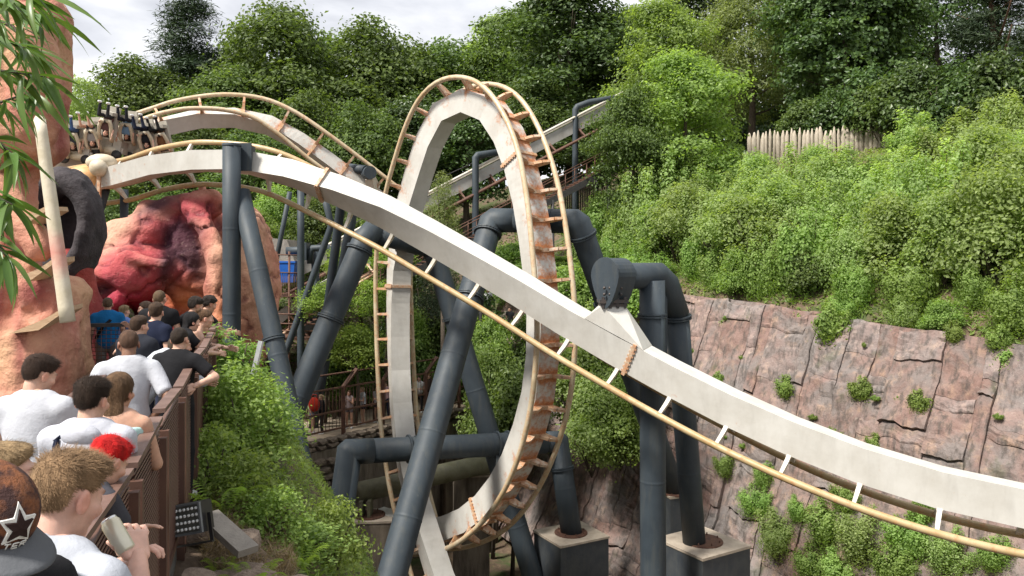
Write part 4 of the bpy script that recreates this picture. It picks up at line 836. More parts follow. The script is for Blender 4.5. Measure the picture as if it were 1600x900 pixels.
for px, top, Y, k_, sc, lab in ((430, 300, 47, 'lightA', .5, 'light green tree above the pump house'), (505, 305, 46, 'oakA', .5, 'bushy tree behind the slim upright'), (565, 330, 47, 'lightA', .45, 'light green tree behind the portal frame leg'), (390, 330, 45, 'lightA', .45, 'light tree between sculpture and platform'), (630, 400, 45, 'oakB', .42, 'low bushy tree behind the loop limb'), (800, 385, 47, 'lightA', .48, 'fresh green tree seen between the portal legs'), (875, 400, 45, 'lightA', .42, 'fresh green tree right of the loop'), (925, 330, 47, 'lightA', .55, 'fresh green tree right of the portal support'), (180, 300, 40, 'oakA', .45, 'bushy tree behind the left track end'), (265, 290, 42, 'oakB', .45, 'bushy tree directly behind the sculpture back'), (345, 300, 44, 'oakA', .45, 'bushy tree behind the sculpture and upright'), (965, 300, 48, 'lightA', .55, 'light tree at the foot of the hill')):
    tree_px(k_, px, top, Y, lab, sc, 'small_tree', 'tree')
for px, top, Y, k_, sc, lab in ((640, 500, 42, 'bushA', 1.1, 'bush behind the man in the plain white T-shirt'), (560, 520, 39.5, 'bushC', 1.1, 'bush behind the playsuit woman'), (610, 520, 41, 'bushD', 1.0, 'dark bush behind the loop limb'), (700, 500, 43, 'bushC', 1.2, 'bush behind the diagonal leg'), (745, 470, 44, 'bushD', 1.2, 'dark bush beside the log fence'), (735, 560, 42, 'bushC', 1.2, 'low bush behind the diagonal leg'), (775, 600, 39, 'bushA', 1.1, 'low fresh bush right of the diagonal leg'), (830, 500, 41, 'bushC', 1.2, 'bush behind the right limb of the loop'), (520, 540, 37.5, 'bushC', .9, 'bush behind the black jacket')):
    put(k_, 'bank_shrub', px, 0, Y, lab, 'shrub', sc, top=top)
for i in range(20):
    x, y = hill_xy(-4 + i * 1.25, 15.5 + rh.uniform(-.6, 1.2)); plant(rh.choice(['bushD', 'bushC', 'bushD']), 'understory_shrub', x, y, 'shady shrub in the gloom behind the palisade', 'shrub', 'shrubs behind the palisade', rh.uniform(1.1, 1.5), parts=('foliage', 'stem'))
# near bank
put('nearbush', 'leafy_shrub', 382, 760, 9.6, 'big leafy green shrub beside the brown fence, nearest of the shrubs', s=.8, top=565); put('nearbush', 'leafy_shrub', 415, 790, 10.4, 'leafy shrub hiding the foot of the raking leg', s=.58, top=600)
put('nearbush3', 'willowy_shrub', 362, 640, 11.8, 'slender willowy shrub at the end of the brown fence', s=1.0, top=492); put('nearbush2', 'bramble', 520, 880, 8.6, 'bramble sprawling at the edge of the drop, left of the low pipe frame', s=.55, top=775)
put('nearbush2', 'bramble', 470, 890, 8.0, 'bramble filling the bottom of the bank', s=.7, top=810); put('nearbush2', 'weed_clump', 330, 720, 8.2, 'bright weeds against the brown fence behind the floodlight', s=.6, top=660); put('nearbush2', 'weed_clump', 385, 760, 8.0, 'weed clump in the middle of the bank', s=.6, top=700); put('nearbush2', 'weed_clump', 350, 640, 9.4, 'weeds below the willowy shrub', s=.6, top=600)
put('nearbush2', 'weed_clump', 430, 820, 7.6, 'weeds right of the dry grass', s=.5, top=755)
# ferns: fronds with pinnae, each frond a part
fv = []; ff = []
for i in range(16):
    x = .04 + .5 * i / 16; z = .34 * math.sin(i / 16 * 2.1); l = .13 * math.sin(.35 + 2.6 * i / 16) + .01
    for sg in (-1, 1): b = len(fv); fv += [(x - .012, 0, z), (x + .03, sg * l * .6, z + .012), (x + .055, sg * l, z - .02), (x + .018, sg * l * .5, z - .004)]; ff.append((b, b + 1, b + 2, b + 3))
FR = fastmesh('frond', fv, ff, False, fattr={'rnd': np.random.default_rng(1).uniform(.3, .9, len(ff)), 'tone': np.full(len(ff), .7)}); FR.materials.append(LM['bright'])
for px, py, Y, sc, lab in ((345, 745, 7.6, .8, 'fern behind the floodlight'), (470, 850, 7.4, .5, 'small fern at the lower edge of the bank'), (395, 895, 6.1, .5, 'yellow-green fern among the stones'), (345, 860, 6.4, .35, 'tiny fern beside the floodlight bracket')):
    p = at(px, py, Y); f_ = thing('fern', lab, 'fern', (p.x, p.y, float(ground(p.x, p.y))))
    for k in range(9): o = link('frond', FR, f_); o.scale = (sc,) * 3; o.rotation_euler = (random.uniform(-.2, .2), random.uniform(-.3, .2), k * .7 + random.uniform(-.2, .2))
# grass, dry stalks and ground cover: nobody could count them
def cover(name, lab, n, fx, kind, L, W, seed, **kw):
    g = np.random.default_rng(seed); x, y = fx(g, n); z = ground(x, y); o = np.tile([0., 0, 1], (len(x), 1)); pos = np.c_[x, y, z + g.uniform(.0, .12, len(x))]
    tone = .5 + .5 * fbm(np.c_[x * .8, y * .8, x * 0], 3) * 1.6
    me = foliage_mesh(name, pos, o, tone, L, W, seed, **kw); me.materials.append(LM[kind]); return tag(link(name, me), lab, 'ground cover', kind='stuff')
def hillpts(g, n): t = g.uniform(-14, 24, n); s = g.uniform(.2, 16, n); return CA[0] + CT[0] * t + CN[0] * s, CA[1] + CT[1] * t + CN[1] * s
def edgepts(g, n): t = g.uniform(-9, 24, n); s = g.uniform(.1, 2.6, n); return CA[0] + CT[0] * t + CN[0] * s, CA[1] + CT[1] * t + CN[1] * s
cover('edge_grass', 'grass and weeds fringing the top of the rock face', 9000, edgepts, 'weed', .26, .05, 56, up=-.1, droop=-.6)
cover('ground_cover', 'low green ground cover under the hillside thicket', 26000, hillpts, 'weed', .22, .10, 51)
def bankpts(g, n): u = g.uniform(-16, 30, n); q = -g.uniform(2.4, 24, n); return FA[0] + FT[0] * u + FN[0] * q, FA[1] + FT[1] * u + FN[1] * q
cover('ivy', 'dark ivy covering the far bank', 22000, bankpts, 'oak', .24, .14, 52)
def nearpts(lo, hi, y0, y1):
    def f(g, n): y = g.uniform(y0, y1, n); e = g.uniform(lo, hi, n); return e * 1.05 - .69 - .32 * y, y
    return f
cover('grass', 'short grass and weeds on the near bank', 4200, nearpts(.55, 2.6, 6.8, 14), 'weed', .17, .016, 53, up=-.2, droop=-1.5); cover('weeds', 'small leafy weeds on the near bank', 3800, nearpts(.5, 3.0, 7.0, 14), 'weed', .075, .045, 54)
cover('dry_grass', 'dry straw behind the floodlight', 4500, nearpts(.2, .95, 6.4, 8.4), 'straw', .20, .008, 55, up=-.3, droop=-1.2)
# stones on the near bank
ST = [stone_mesh(1, 1, 1, 60 + i, 2) for i in range(6)]
M_bst = mat('bank_stone', (.20, .145, .11), (.34, .26, .20), 2.5, .95, .8, 8)
for m_ in ST: m_.materials.append(M_bst)
for i in range(46):
    y = random.uniform(4.6, 7.0); e = random.uniform(.12, 1.0); x = e * 1.05 - .69 - .32 * y; s_ = random.choice([.06, .09, .13, .2]); o = link('stone', random.choice(ST)); o.location = (x, y, float(ground(x, y)) + s_ * .15); o.scale = (s_ * random.uniform(.9, 1.5), s_, s_ * .6); o.rotation_euler = (random.uniform(-.3, .3), random.uniform(-.3, .3), random.uniform(0, 6))
    tag(o, 'rough brown stone lying on the bank below the floodlight', 'stone', 'loose stones on the bank')
# palisade of split stakes
pf = thing('palisade_fence', 'weathered palisade of pointed wooden stakes on the hilltop', 'fence', at(1180, 250, 47)); r_ = random.Random(5)
pa, pb, pc = at(1172, 252, 47.5), at(1400, 244, 43), at(1640, 186, 37); na = 64
stk = []
for w_ in (.105, .135, .165):
    mb = MB(); mb.tube([(0, 0, -1.2), (0, 0, 1.35), (.01, 0, 1.75)], [w_, w_ * .93, w_ * .25], 7); m_ = mb.mesh('stake'); m_.materials.append(M_wood); stk.append(m_)
for i in range(na):
    f = i / (na - 1); p = pa.lerp(pb, f * 1.9) if f < .526 else pb.lerp(pc, (f - .526) / .474); o = link('stake', r_.choice(stk)); o.location = p + V((0, r_.uniform(-.04, .04), r_.uniform(-.15, .12))); o.rotation_euler = (r_.uniform(-.03, .03), r_.uniform(-.04, .04), r_.uniform(0, 6)); wlocal(pf, o)
for q0, q1 in ((pa, pb), (pb, pc)):
    mb = MB(); mb.tube([q0 + V((0, .12, .7)), q1 + V((0, .12, .7))], .05, 7); wlocal(pf, mb.build('rail', M_wood))
# ------------------------------------------------------------------ creature sculpture (sprayed concrete on steel)
def vcolmat(name, rough=.75, bump=.5, bscale=9.):
    m = bpy.data.materials.new(name); m.use_nodes = True; t = m.node_tree; b = t.nodes['Principled BSDF']; g_ = N(t, 'ShaderNodeNewGeometry').outputs['Position']
    c = attr(t, 'paint', True); c = mixc(t, ramp(t, noise(t, g_, 3.2, 7, .65), (.45, 0), (.7, .55)), c, mixc(t, 1., c, (.55, .42, .40), 'MULTIPLY'))
    c = mixc(t, ramp(t, noise(t, g_, 8, 5, .65), (.58, 0), (.75, .4)), c, mixc(t, .45, c, (.75, .6, .48)))
    t.links.new(c, b.inputs['Base Color']); b.inputs['Roughness'].default_value = rough; b.inputs['Specular IOR Level'].default_value = .3
    bn = N(t, 'ShaderNodeBump'); bn.inputs['Strength'].default_value = bump; bn.inputs['Distance'].default_value = .12
    t.links.new(noise(t, g_, bscale, 8, .6), bn.inputs['Height']); t.links.new(bn.outputs[0], b.inputs['Normal']); MATS[name] = m; return m
M_creat = vcolmat('painted_sculpture')
def pp(px, py, Y): return np.array(at(px, py, Y))
def gauss(p, c, r): return np.exp(-(((p - c) / r) ** 2).sum(-1))
SC = 26 / F
def creature(p):
    d = sd_ell(p, pp(300, 415, 28.2), (2.35, 2.2, 2.5)); d = smin(d, sd_cone(p, pp(290, 335, 27), pp(120, 480, 26.6), .75, 1.25), .5)
    d = smin(d, sd_cone(p, pp(232, 330, 26.6), pp(325, 318, 26.4), .38, .5), .4); d = smin(d, sd_ell(p, pp(388, 450, 27.9), (1.05, 1.7, 2.9)), .3)
    d = smin(d, sd_ell(p, pp(240, 620, 27.5), (3.6, 2.4, 2.6)), .5); d = smin(d, sd_ell(p, pp(205, 425, 25.6), (1.2, 1.3, .98)), .18)
    d = smin(d, sd_cone(p, pp(165, 385, 25.9), pp(235, 360, 26.2), .7, .6), .4)
    d = smax(d, -sd_cone(p, pp(268, 352, 24.7), pp(304, 398, 24.6), .45, .80), .12); d = smax(d, -sd_cone(p, pp(304, 398, 24.6), pp(306, 500, 24.5), .70, .62), .15); d = smax(d, -sd_ell(p, pp(150, 462, 24.5), (.72, .8, .5)), .18); d = smax(d, -sd_ell(p, pp(222, 498, 24.6), (.95, .7, .42)), .15)
    d = smin(d, sd_cone(p, pp(300, 325, 26.0), pp(342, 400, 25.1), .40, .42), .35); d = smin(d, sd_cone(p, pp(342, 400, 25.1), pp(338, 455, 25.0), .42, .40), .2); d = smin(d, sd_cone(p, pp(336, 450, 25.0), pp(352, 580, 24.8), .42, .34), .15)
    d = smin(d, sd_cone(p, pp(140, 428, 24.9), pp(198, 402, 24.6), .16, .24), .1); d = smin(d, sd_cone(p, pp(198, 402, 24.6), pp(256, 412, 24.7), .24, .2), .1); d = smax(d, -sd_cone(p, pp(170, 385, 24.6), pp(245, 385, 24.9), .10, .12), .1); d = smax(d, -sd_cone(p, pp(236, 425, 24.2), pp(252, 480, 24.2), .10, .14), .08)
    d = smin(d, sd_cone(p, pp(125, 505, 24.9), pp(182, 470, 24.5), .2, .26), .12); d = smin(d, sd_cone(p, pp(182, 470, 24.5), pp(150, 490, 24.4), .22, .16), .1)
    d = smin(d, sd_cone(p, pp(258, 470, 24.6), pp(275, 520, 24.4), .30, .20), .15)
    return d + .22 * fbm(p * .8, 3) + .15 * np.abs(fbm(p * 1.9 + 7, 4)) + .10 * crease(p)
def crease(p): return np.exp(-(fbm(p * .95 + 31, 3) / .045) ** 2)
v, f_ = snet(creature, pp(95, 285, 27) - np.array([.6, 3.6, 0]) * [1, 1, 0] - np.array([0, 0, 8.5]), pp(445, 268, 27) + np.array([0, 3.2, 0]), .085)
def mixw(c, w_, k): return c * (1 - k[:, None]) + np.array(w_) * k[:, None]
qx = 800 + v[:, 0] / v[:, 1] * F; qy = HY - (v[:, 2] - CZ) / v[:, 1] * F; q2 = np.c_[qx, qy] + 9 * np.c_[fbm(v * .8, 3), fbm(v * .8 + 9, 3)]
def blob(cx, cy, rx, ry, rot=0.):
    a = R(rot); dx, dy = q2[:, 0] - cx, q2[:, 1] - cy; u_ = dx * math.cos(a) + dy * math.sin(a); w_ = -dx * math.sin(a) + dy * math.cos(a); return np.exp(-((u_ / rx) ** 2 + (w_ / ry) ** 2))
c = np.tile([.52, .27, .165], (len(v), 1)); c = mixw(c, (.56, .22, .17), np.clip(.5 + fbm(v * .6, 3), 0, 1) * .7)
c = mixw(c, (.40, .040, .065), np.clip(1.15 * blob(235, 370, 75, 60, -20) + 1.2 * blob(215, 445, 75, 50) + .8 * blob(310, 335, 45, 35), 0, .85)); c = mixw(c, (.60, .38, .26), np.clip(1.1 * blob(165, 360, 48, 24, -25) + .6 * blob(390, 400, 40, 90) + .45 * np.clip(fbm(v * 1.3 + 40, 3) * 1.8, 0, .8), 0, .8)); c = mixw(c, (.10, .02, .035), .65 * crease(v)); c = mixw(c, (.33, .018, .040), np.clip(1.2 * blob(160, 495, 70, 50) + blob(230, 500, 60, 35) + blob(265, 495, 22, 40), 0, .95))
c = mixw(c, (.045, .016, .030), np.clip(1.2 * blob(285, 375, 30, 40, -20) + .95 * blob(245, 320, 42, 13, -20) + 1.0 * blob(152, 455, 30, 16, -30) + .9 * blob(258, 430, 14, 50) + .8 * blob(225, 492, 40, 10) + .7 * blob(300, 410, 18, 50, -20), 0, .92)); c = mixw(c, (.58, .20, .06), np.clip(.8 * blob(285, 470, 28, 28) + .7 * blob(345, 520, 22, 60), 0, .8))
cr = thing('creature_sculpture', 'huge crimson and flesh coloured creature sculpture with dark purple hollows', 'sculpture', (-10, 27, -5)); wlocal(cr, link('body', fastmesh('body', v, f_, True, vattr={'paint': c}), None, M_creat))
mb = MB(); p = at(316, 290, 26.5); mb.tube([p + V((0, 0, -.6)), p + V((0, 0, .02))], .12, 10); mb.ball(p, .13, 10); o = mb.build('lifting_lug', mat('lug_paint', (.5, .22, .16), (.6, .3, .2), 6, .6)); wlocal(cr, o)
for i in range(9):                                            # hanging tendrils
    a = pp(256 + i * 3.2, 478 + i * 3, 24.4); mb = MB(); mb.tube([a, a + np.array([.12, -.1, -.5]), a + np.array([.2, -.05, -1.0])], [.06, .05, .02], 7); wlocal(cr, mb.build('tendril', mat('tendril_paint', (.24, .02, .05), (.36, .04, .08), 6, .6)))
# near wall of the sculpture, left edge
def rbox(p, c, h, r): q = np.abs(p - c) - (np.array(h) - r); return np.sqrt((np.maximum(q, 0) ** 2).sum(-1)) + np.minimum(q.max(-1), 0) - r
YW = 11.6
def wallf(p):
    d = rbox(p, pp(0, 118, YW + .6), (.80, .9, 1.45), .45); d = smin(d, sd_ell(p, pp(52, 130, YW), (.38, .5, 1.1)), .25); d = smin(d, rbox(p, pp(10, 560, YW + .3), (1.05, .8, 1.25), .35), .3)
    d = smin(d, sd_cone(p, pp(-5, 300, YW), pp(62, 385, YW - .3), .3, .20), .2); d = smin(d, sd_ell(p, pp(85, 560, YW - .1), (.30, .5, .95)), .15); d = smin(d, rbox(p, pp(-12, 400, YW + .9), (.62, .5, 1.5), .3), .3)
    d = smin(d, sd_cone(p, pp(20, 430, YW - .25), pp(35, 640, YW - .45), .26, .34), .12); d = smin(d, sd_cone(p, pp(5, 60, YW), pp(70, 30, YW + .5), .5, .3), .3)
    d = smax(d, -sd_ell(p, pp(-5, 470, YW - .7), (.18, .4, .45)), .12); d = smax(d, -sd_ell(p, pp(96, 235, YW - .2), (.14, .5, .55)), .1); d = smax(d, -sd_ell(p, pp(60, 455, YW - .6), (.12, .3, .35)), .1)
    return d + .13 * fbm(p * 1.5, 4) + .07 * np.abs(fbm(p * 4.5, 3))
v, f_ = snet(wallf, pp(-120, 700, YW) - [0, 1.2, 0], pp(125, -60, YW) + [0, 2., 0], .05)
qx = 800 + v[:, 0] / v[:, 1] * F; qy = HY - (v[:, 2] - CZ) / v[:, 1] * F; q2 = np.c_[qx, qy] + 7 * np.c_[fbm(v * 2, 3), fbm(v * 2 + 9, 3)]
c = np.tile([.50, .265, .17], (len(v), 1)); c = mixw(c, (.46, .17, .13), np.clip(.45 + 1.3 * fbm(v * 1.3, 3), 0, 1)); c = mixw(c, (.56, .36, .20), np.clip(1.4 * fbm(v * 1.1 + 20, 3), 0, .8))
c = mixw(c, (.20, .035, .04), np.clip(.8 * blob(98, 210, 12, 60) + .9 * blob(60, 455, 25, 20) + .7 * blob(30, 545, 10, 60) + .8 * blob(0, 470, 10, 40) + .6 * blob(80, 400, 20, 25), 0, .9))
wl = thing('sculpture_wall', 'craggy pink and tan rockwork wall at the left edge behind the queue', 'sculpture', at(20, 660, YW)); wlocal(wl, link('rockwork', fastmesh('rockwork', v, f_, True, vattr={'paint': c}), None, M_creat))
M_fin = mat('fin_paint', (.42, .27, .16), (.52, .36, .22), 6, .8, .4, 20, stretch=(1, 6, 6))
for pts in (((12, 522), (70, 498), (97, 482), (98, 489), (60, 516)), ((30, 343), (72, 322), (74, 329), (40, 350)), ((30, 432), (60, 420), (84, 404), (84, 412), (45, 440))):
    n = len(pts); a = [at(x, y, YW - .75) for x, y in pts]; mb = MB(); mb.add(a + [q + V((-.1, .7, .03)) for q in a], [tuple(range(n)), tuple(reversed(range(n, 2 * n)))] + [(i, n + i, n + (i + 1) % n, (i + 1) % n) for i in range(n)]); wlocal(wl, mb.build('fin', M_fin))
sp = thing('bone_spike', 'long cream spike leaning against the sculpture with a pink-stained middle', 'spike', at(106, 503, 10.3))
def spc(t, vec, col, b):
    g_ = N(t, 'ShaderNodeSeparateXYZ'); t.links.new(N(t, 'ShaderNodeNewGeometry').outputs['Position'], g_.inputs[0])
    k = math_(t, 'ADD', math_(t, 'ABSOLUTE', math_(t, 'SUBTRACT', g_.outputs[2], at(0, 395, 10.4).z)), math_(t, 'MULTIPLY', noise(t, vec, 5), .35))
    return mixc(t, ramp(t, k, (.15, .9), (.52, 0)), col, (.50, .16, .13))
M_bone = mat('bone_paint', (.47, .41, .29), (.58, .52, .41), 4, .6, .15, 20, extra=spc)
a, b_ = at(62, 188, 10.5), at(106, 503, 10.3); mb = MB()
mb.tube([lerp(a, b_, k / 14) for k in range(15)], [.075 + .02 * k / 14 for k in range(15)], 14)
wlocal(sp, mb.build('shaft', M_bone)); mb = MB(); mb.lathe([(.001, .07), (.05, .055), (.075, 0)], 12, a); wlocal(sp, mb.build('tip', M_bone))
# black tunnel mouth
YT = 15.0; tcn = pp(98, 352, YT)
def mouth(p):
    q = (p - tcn) / np.array([.62, 1, .98]); r_ = np.sqrt(q[:, 0] ** 2 + q[:, 2] ** 2); d = np.sqrt((r_ - .86) ** 2 + (np.clip(q[:, 1], -.1, .25) - q[:, 1]) ** 2) - .24
    return d * .7 + .09 * fbm(p * 2.2, 4) + .02 * fbm(p * 9, 2)
v, f_ = snet(mouth, tcn - [.95, .8, 1.35], tcn + [.95, .9, 1.35], .05)
tm_ = thing('tunnel_mouth', 'black rough-rimmed tunnel mouth behind the cream spike', 'tunnel', tcn); M_tm = mat('black_rock_and_shade', (.022, .018, .021), (.055, .045, .050), 4, .85, .8, 12)
wlocal(tm_, link('rim', fastmesh('rim', v, f_, True), None, M_tm)); mb = MB(); mb.box(V(tcn) + V((0, .45, 0)), (.86, .1, 1.36)); wlocal(tm_, mb.build('back', M_tm))  # black back plate: the shade inside the tunnel put into its colour
def skirt(p):
    d = sd_cone(p, pp(110, 425, 15.2), pp(128, 600, 15.6), .45, .6); d = smin(d, sd_cone(p, pp(100, 500, 14.6), pp(110, 640, 14.6), .45, .5), .3); return d + .12 * fbm(p * 1.6, 4)
v, f_ = snet(skirt, pp(60, 680, 15.2) - [0, 1.3, 0], pp(205, 380, 15.2) + [0, 1.2, 0], .07); c = np.tile([.17, .022, .028], (len(v), 1)); c = mixw(c, (.34, .06, .05), np.clip(.4 + fbm(v, 3) * 1.5, 0, 1))
wlocal(tm_, link('apron', fastmesh('apron', v, f_, True, vattr={'paint': c}), None, M_creat))

# ------------------------------------------------------------------ brown louvred fence along the walkway
def fxy(Y): return V((-1.97 - .32 * (Y - 4), Y, 0))
fd = (fxy(10) - fxy(4)).normalized(); fn_ = V((fd.y, -fd.x, 0)); ys = [2.75, 4.1, 5.3, 6.55, 7.9, 9.4, 11.1, 12.9]
fe = thing('louvred_fence', 'brown steel louvred fence beside the queue walkway', 'fence', fxy(2.75))
rot = Matrix((fd, -fn_, V((0, 0, 1)))).transposed()
for i, y in enumerate(ys):
    for dd in (-.07, .07):
        p = fxy(y) + fd * dd; mb = MB(); h = 1.24 + (.02 if dd > 0 else 0); mb.box(p + V((0, 0, h / 2 - .35)), (.055, .13, h + .5), rot); wlocal(fe, mb.build('post', M_brown))
for i in range(len(ys) - 1):
    a, b = fxy(ys[i]) + fd * .07, fxy(ys[i + 1]) - fd * .07; L = (b - a).length; st = (.035, -.02)[i % 2]
    mb = MB(); mb.beam(a + V((0, 0, 1.26 + st)), b + V((0, 0, 1.26 - st * .4)), .08, .03); wlocal(fe, mb.build('top_rail', M_browntop))
    mb = MB(); mb.beam(a + V((0, 0, .08)), b + V((0, 0, .08)), .06, .06); wlocal(fe, mb.build('bottom_rail', M_brown))
    sm = MB().beam((-L / 2, 0, 0), (L / 2, 0, 0), .05, .008, up=(0, .55, 1)).mesh('slat'); sm.materials.append(M_brown)
    ns = 38 if i < 5 else 24
    for k in range(ns): o = link('slat', sm, None); o.location = (a + b) / 2 + V((0, 0, .13 + 1.08 * k / ns)); o.rotation_euler = (0, 0, math.atan2(fd.y, fd.x)); wlocal(fe, o)
# end fence across the far end of the walkway
ef = thing('mesh_fence', 'dark brown wire-mesh fence closing the far end of the walkway', 'fence', (-6, 12.7, 0)); e0, e1 = V((-7.05, 12.55, 0)), V((-4.95, 12.98, 0))
for f in (0, .09, .62, 1):
    p = lerp(e0, e1, f); mb = MB(); mb.box(p + V((0, 0, .6)), (.07 if f != .62 else .05, .09, 1.34)); wlocal(ef, mb.build('post', M_brown))
for z in (1.24, .1): mb = MB(); mb.beam(e0 + V((0, 0, z)), e1 + V((0, 0, z)), .06, .06); wlocal(ef, mb.build('rail', M_dark))
for k in range(30):
    p = lerp(e0, e1, (k + .5) / 30); mb = MB(); mb.tube([p + V((0, 0, .1)), p + V((0, 0, 1.22))], .005, 4); wlocal(ef, mb.build('wire', M_rustst))
for k in range(16):
    z = .15 + k * .067; mb = MB(); mb.tube([e0 + V((0, 0, z)), e1 + V((0, 0, z))], .005, 4); wlocal(ef, mb.build('wire', M_rustst))
hr = thing('sloping_handrail', 'brown sloping handrail between the two men in white T-shirts', 'handrail', at(150, 596, 6.2))
mb = MB(); mb.beam(at(98, 640, 5.4), at(158, 590, 6.6), .10, .06); wlocal(hr, mb.build('top_rail', M_brown))
for px, py, Y in ((100, 640, 5.4), (155, 593, 6.55)): p = at(px, py, Y); mb = MB(); mb.box(V((p.x, p.y, p.z / 2)), (.07, .07, p.z)); wlocal(hr, mb.build('post', M_brown))
# far path fence with cranked posts
ff_ = thing('cranked_fence', 'rusty fence with cranked post tops along the far path', 'fence', fpt(0, 1.0, -5.4))
for u in (-3.2, -1.2, 1.1, 3.4, 6.2, 8.6, 11.2):
    a = fpt(u, 1.0, -5.4); mb = MB(); mb.beam(a, a + V((0, 0, 2.1)), .16, .16, up=(1, 0, 0)); mb.beam(a + V((0, 0, 2.05)), fpt(u, 1.0, -4.55 + 1.9) + V((FN[0] * -.0, 0, 0)) + V((FT[0] * .75, FT[1] * .75, 0)), .15, .15, up=(1, 0, 0)); wlocal(ff_, mb.build('post', M_rustst))
for z, q in ((.3, 1.0), (1.05, 1.0), (2.05, 1.0)):
    mb = MB(); mb.beam(fpt(-5, q, -5.4 + z), fpt(12.5, q, -5.4 + z), .07, .07); wlocal(ff_, mb.build('rail', M_rustst))
mb = MB(); mb.tube([fpt(-5, 1.0, -2.72), fpt(12.5, 1.0, -2.72)], .04, 6); wlocal(ff_, mb.build('rail', M_rustst))
bw = MB().tube([(0, 0, 0), (0, 0, 1.75)], .012, 4).mesh('bar'); bw.materials.append(M_rustst)
for k in range(90): o = link('bar', bw); o.location = fpt(-4.8 + k * .19, 1.0, -5.1); wlocal(ff_, o)
bf = thing('log_fence', 'pale upright log fence behind the man in the black top', 'fence', at(770, 510, 44))
for k in range(16): p = at(745 + k * 4.2, 520, 44 + k * .05); mb = MB(); mb.tube([p + V((0, 0, -1.6)), p + V((0, 0, 1.1 + random.uniform(-.1, .15)))], .085, 7); wlocal(bf, mb.build('log', M_wood))
# ------------------------------------------------------------------ floodlight
M_lens = mat('led_lens', (.70, .72, .72), (.82, .83, .82), 30, .15); fl = thing('floodlight', 'black LED floodlight standing on stones beside the fence', 'floodlight', at(290, 850, 6.2))
fm = Matrix.Translation(at(289, 812, 6.2)) @ Matrix.Rotation(R(-12), 4, 'Z') @ Matrix.Rotation(R(-13), 4, 'Y') @ Matrix.Rotation(R(-8), 4, 'X')
def fadd(mb, nm, m_): mb.v = [tuple(fm @ V(p)) for p in mb.v]; return wlocal(fl, mb.build(nm, m_))
mb = MB(); mb.box((0, .07, 0), (.29, .12, .24)); mb.box((-.02, .16, 0), (.2, .08, .16))
for k in range(9): mb.box((-.12 + k * .03, .15, 0), (.006, .07, .22))
fadd(mb, 'housing', M_black); mb = MB()
for s_ in (-1, 1): mb.box((s_ * .139, 0, 0), (.016, .022, .234)); mb.box((0, 0, s_ * .112), (.262, .021, .016))
fadd(mb, 'bezel', mat('bezel', (.10, .11, .12), (.16, .17, .18), 10, .4)); mb = MB(); mb.box((0, .006, 0), (.262, .008, .21)); fadd(mb, 'panel', mat('led_board', (.06, .065, .06), (.09, .09, .08), 20, .3))
for r_ in range(4):
    for c_ in range(7): mb = MB(); mb.lathe([(.0125, .0), (.012, .008), (.007, .013), (.001, .0145)], 10, (-.108 + c_ * .036, .002, .075 - r_ * .05), Matrix.Rotation(R(90), 3, 'X')); fadd(mb, 'lens', M_lens)
mb = MB(); mb.beam((-.17, .07, .02), (-.17, .07, -.2), .03, .012); mb.beam((.17, .07, .02), (.17, .07, -.2), .03, .012); mb.beam((-.18, .07, -.2), (.18, .07, -.2), .03, .014); fadd(mb, 'bracket', M_black)
sl_ = thing('stone_slab', 'flat grey slab tilted down beside the floodlight', 'stone', at(345, 850, 6.6)); mb = MB(); mb.beam(at(325, 805, 6.7), at(388, 862, 6.3), .18, .06); wlocal(sl_, mb.build('slab', M_conc))
tag(MB().beam(at(408, 533, 11.4), at(396, 585, 11.3), .10, .03).build('sign_back', mat('galvanised', (.42, .44, .46), (.55, .56, .58), 8, .4, metal=.6)), 'pale narrow metal plate standing in the shrub', 'plate')
# ------------------------------------------------------------------ coaster train, upside down on the humped track
M_cream = mat('cream_restraint', (.44, .37, .26), (.55, .48, .37), 5, .5, .1); M_seat = mat('seat_shell', (.34, .31, .26), (.46, .43, .37), 4, .5); M_pad = mat('seat_pad', (.015, .014, .014), (.03, .028, .026), 8, .6)
def seat_parts(tr_):
    mb = MB(); mb.box((0, -.02, .40), (.50, .16, .95)); mb.box((0, .17, -.06), (.48, .42, .12)); mb.box((0, -.14, .2), (.44, .12, 1.0)); t_ = link('seat', mb.mesh(), tr_, M_seat)
    mb = MB(); mb.box((0, .075, .42), (.30, .05, .80)); mb.box((0, .2, .01), (.34, .36, .04)); link('pad', mb.mesh(), t_, M_pad)
    mb = MB(); mb.tube([(-.21, .02, .93), (-.23, .20, .72), (-.22, .27, .45), (-.15, .30, .22), (.15, .30, .22), (.22, .27, .45), (.23, .20, .72), (.21, .02, .93)], .068, 9); link('restraint', mb.mesh(), t_, M_cream)
    mb = MB(); mb.ball((0, .30, .24), .08, 8); link('buckle', mb.mesh(), t_, M_pad); return t_
tp_ = hump[1]; SEATS = [(119, 201, 28.8, 4), (146, 196, 28.9, -3), (174, 180, 28.6, 14), (203, 186, 29.2, 6), (229, 199, 29.3, -6), (252, 202, 29.6, -10), (96, 206, 28.7, 2)]
TRN = thing('coaster_train', 'cream and black coaster train running upside down behind the sculpture wall', 'coaster train', at(180, 245, 29.6)); T0 = V(TRN.location)
for px, py, Y, rl in SEATS: t_ = seat_parts(TRN); t_.location = at(px, py, Y) - T0; t_.rotation_euler = (math.pi + .12, R(rl), 0)
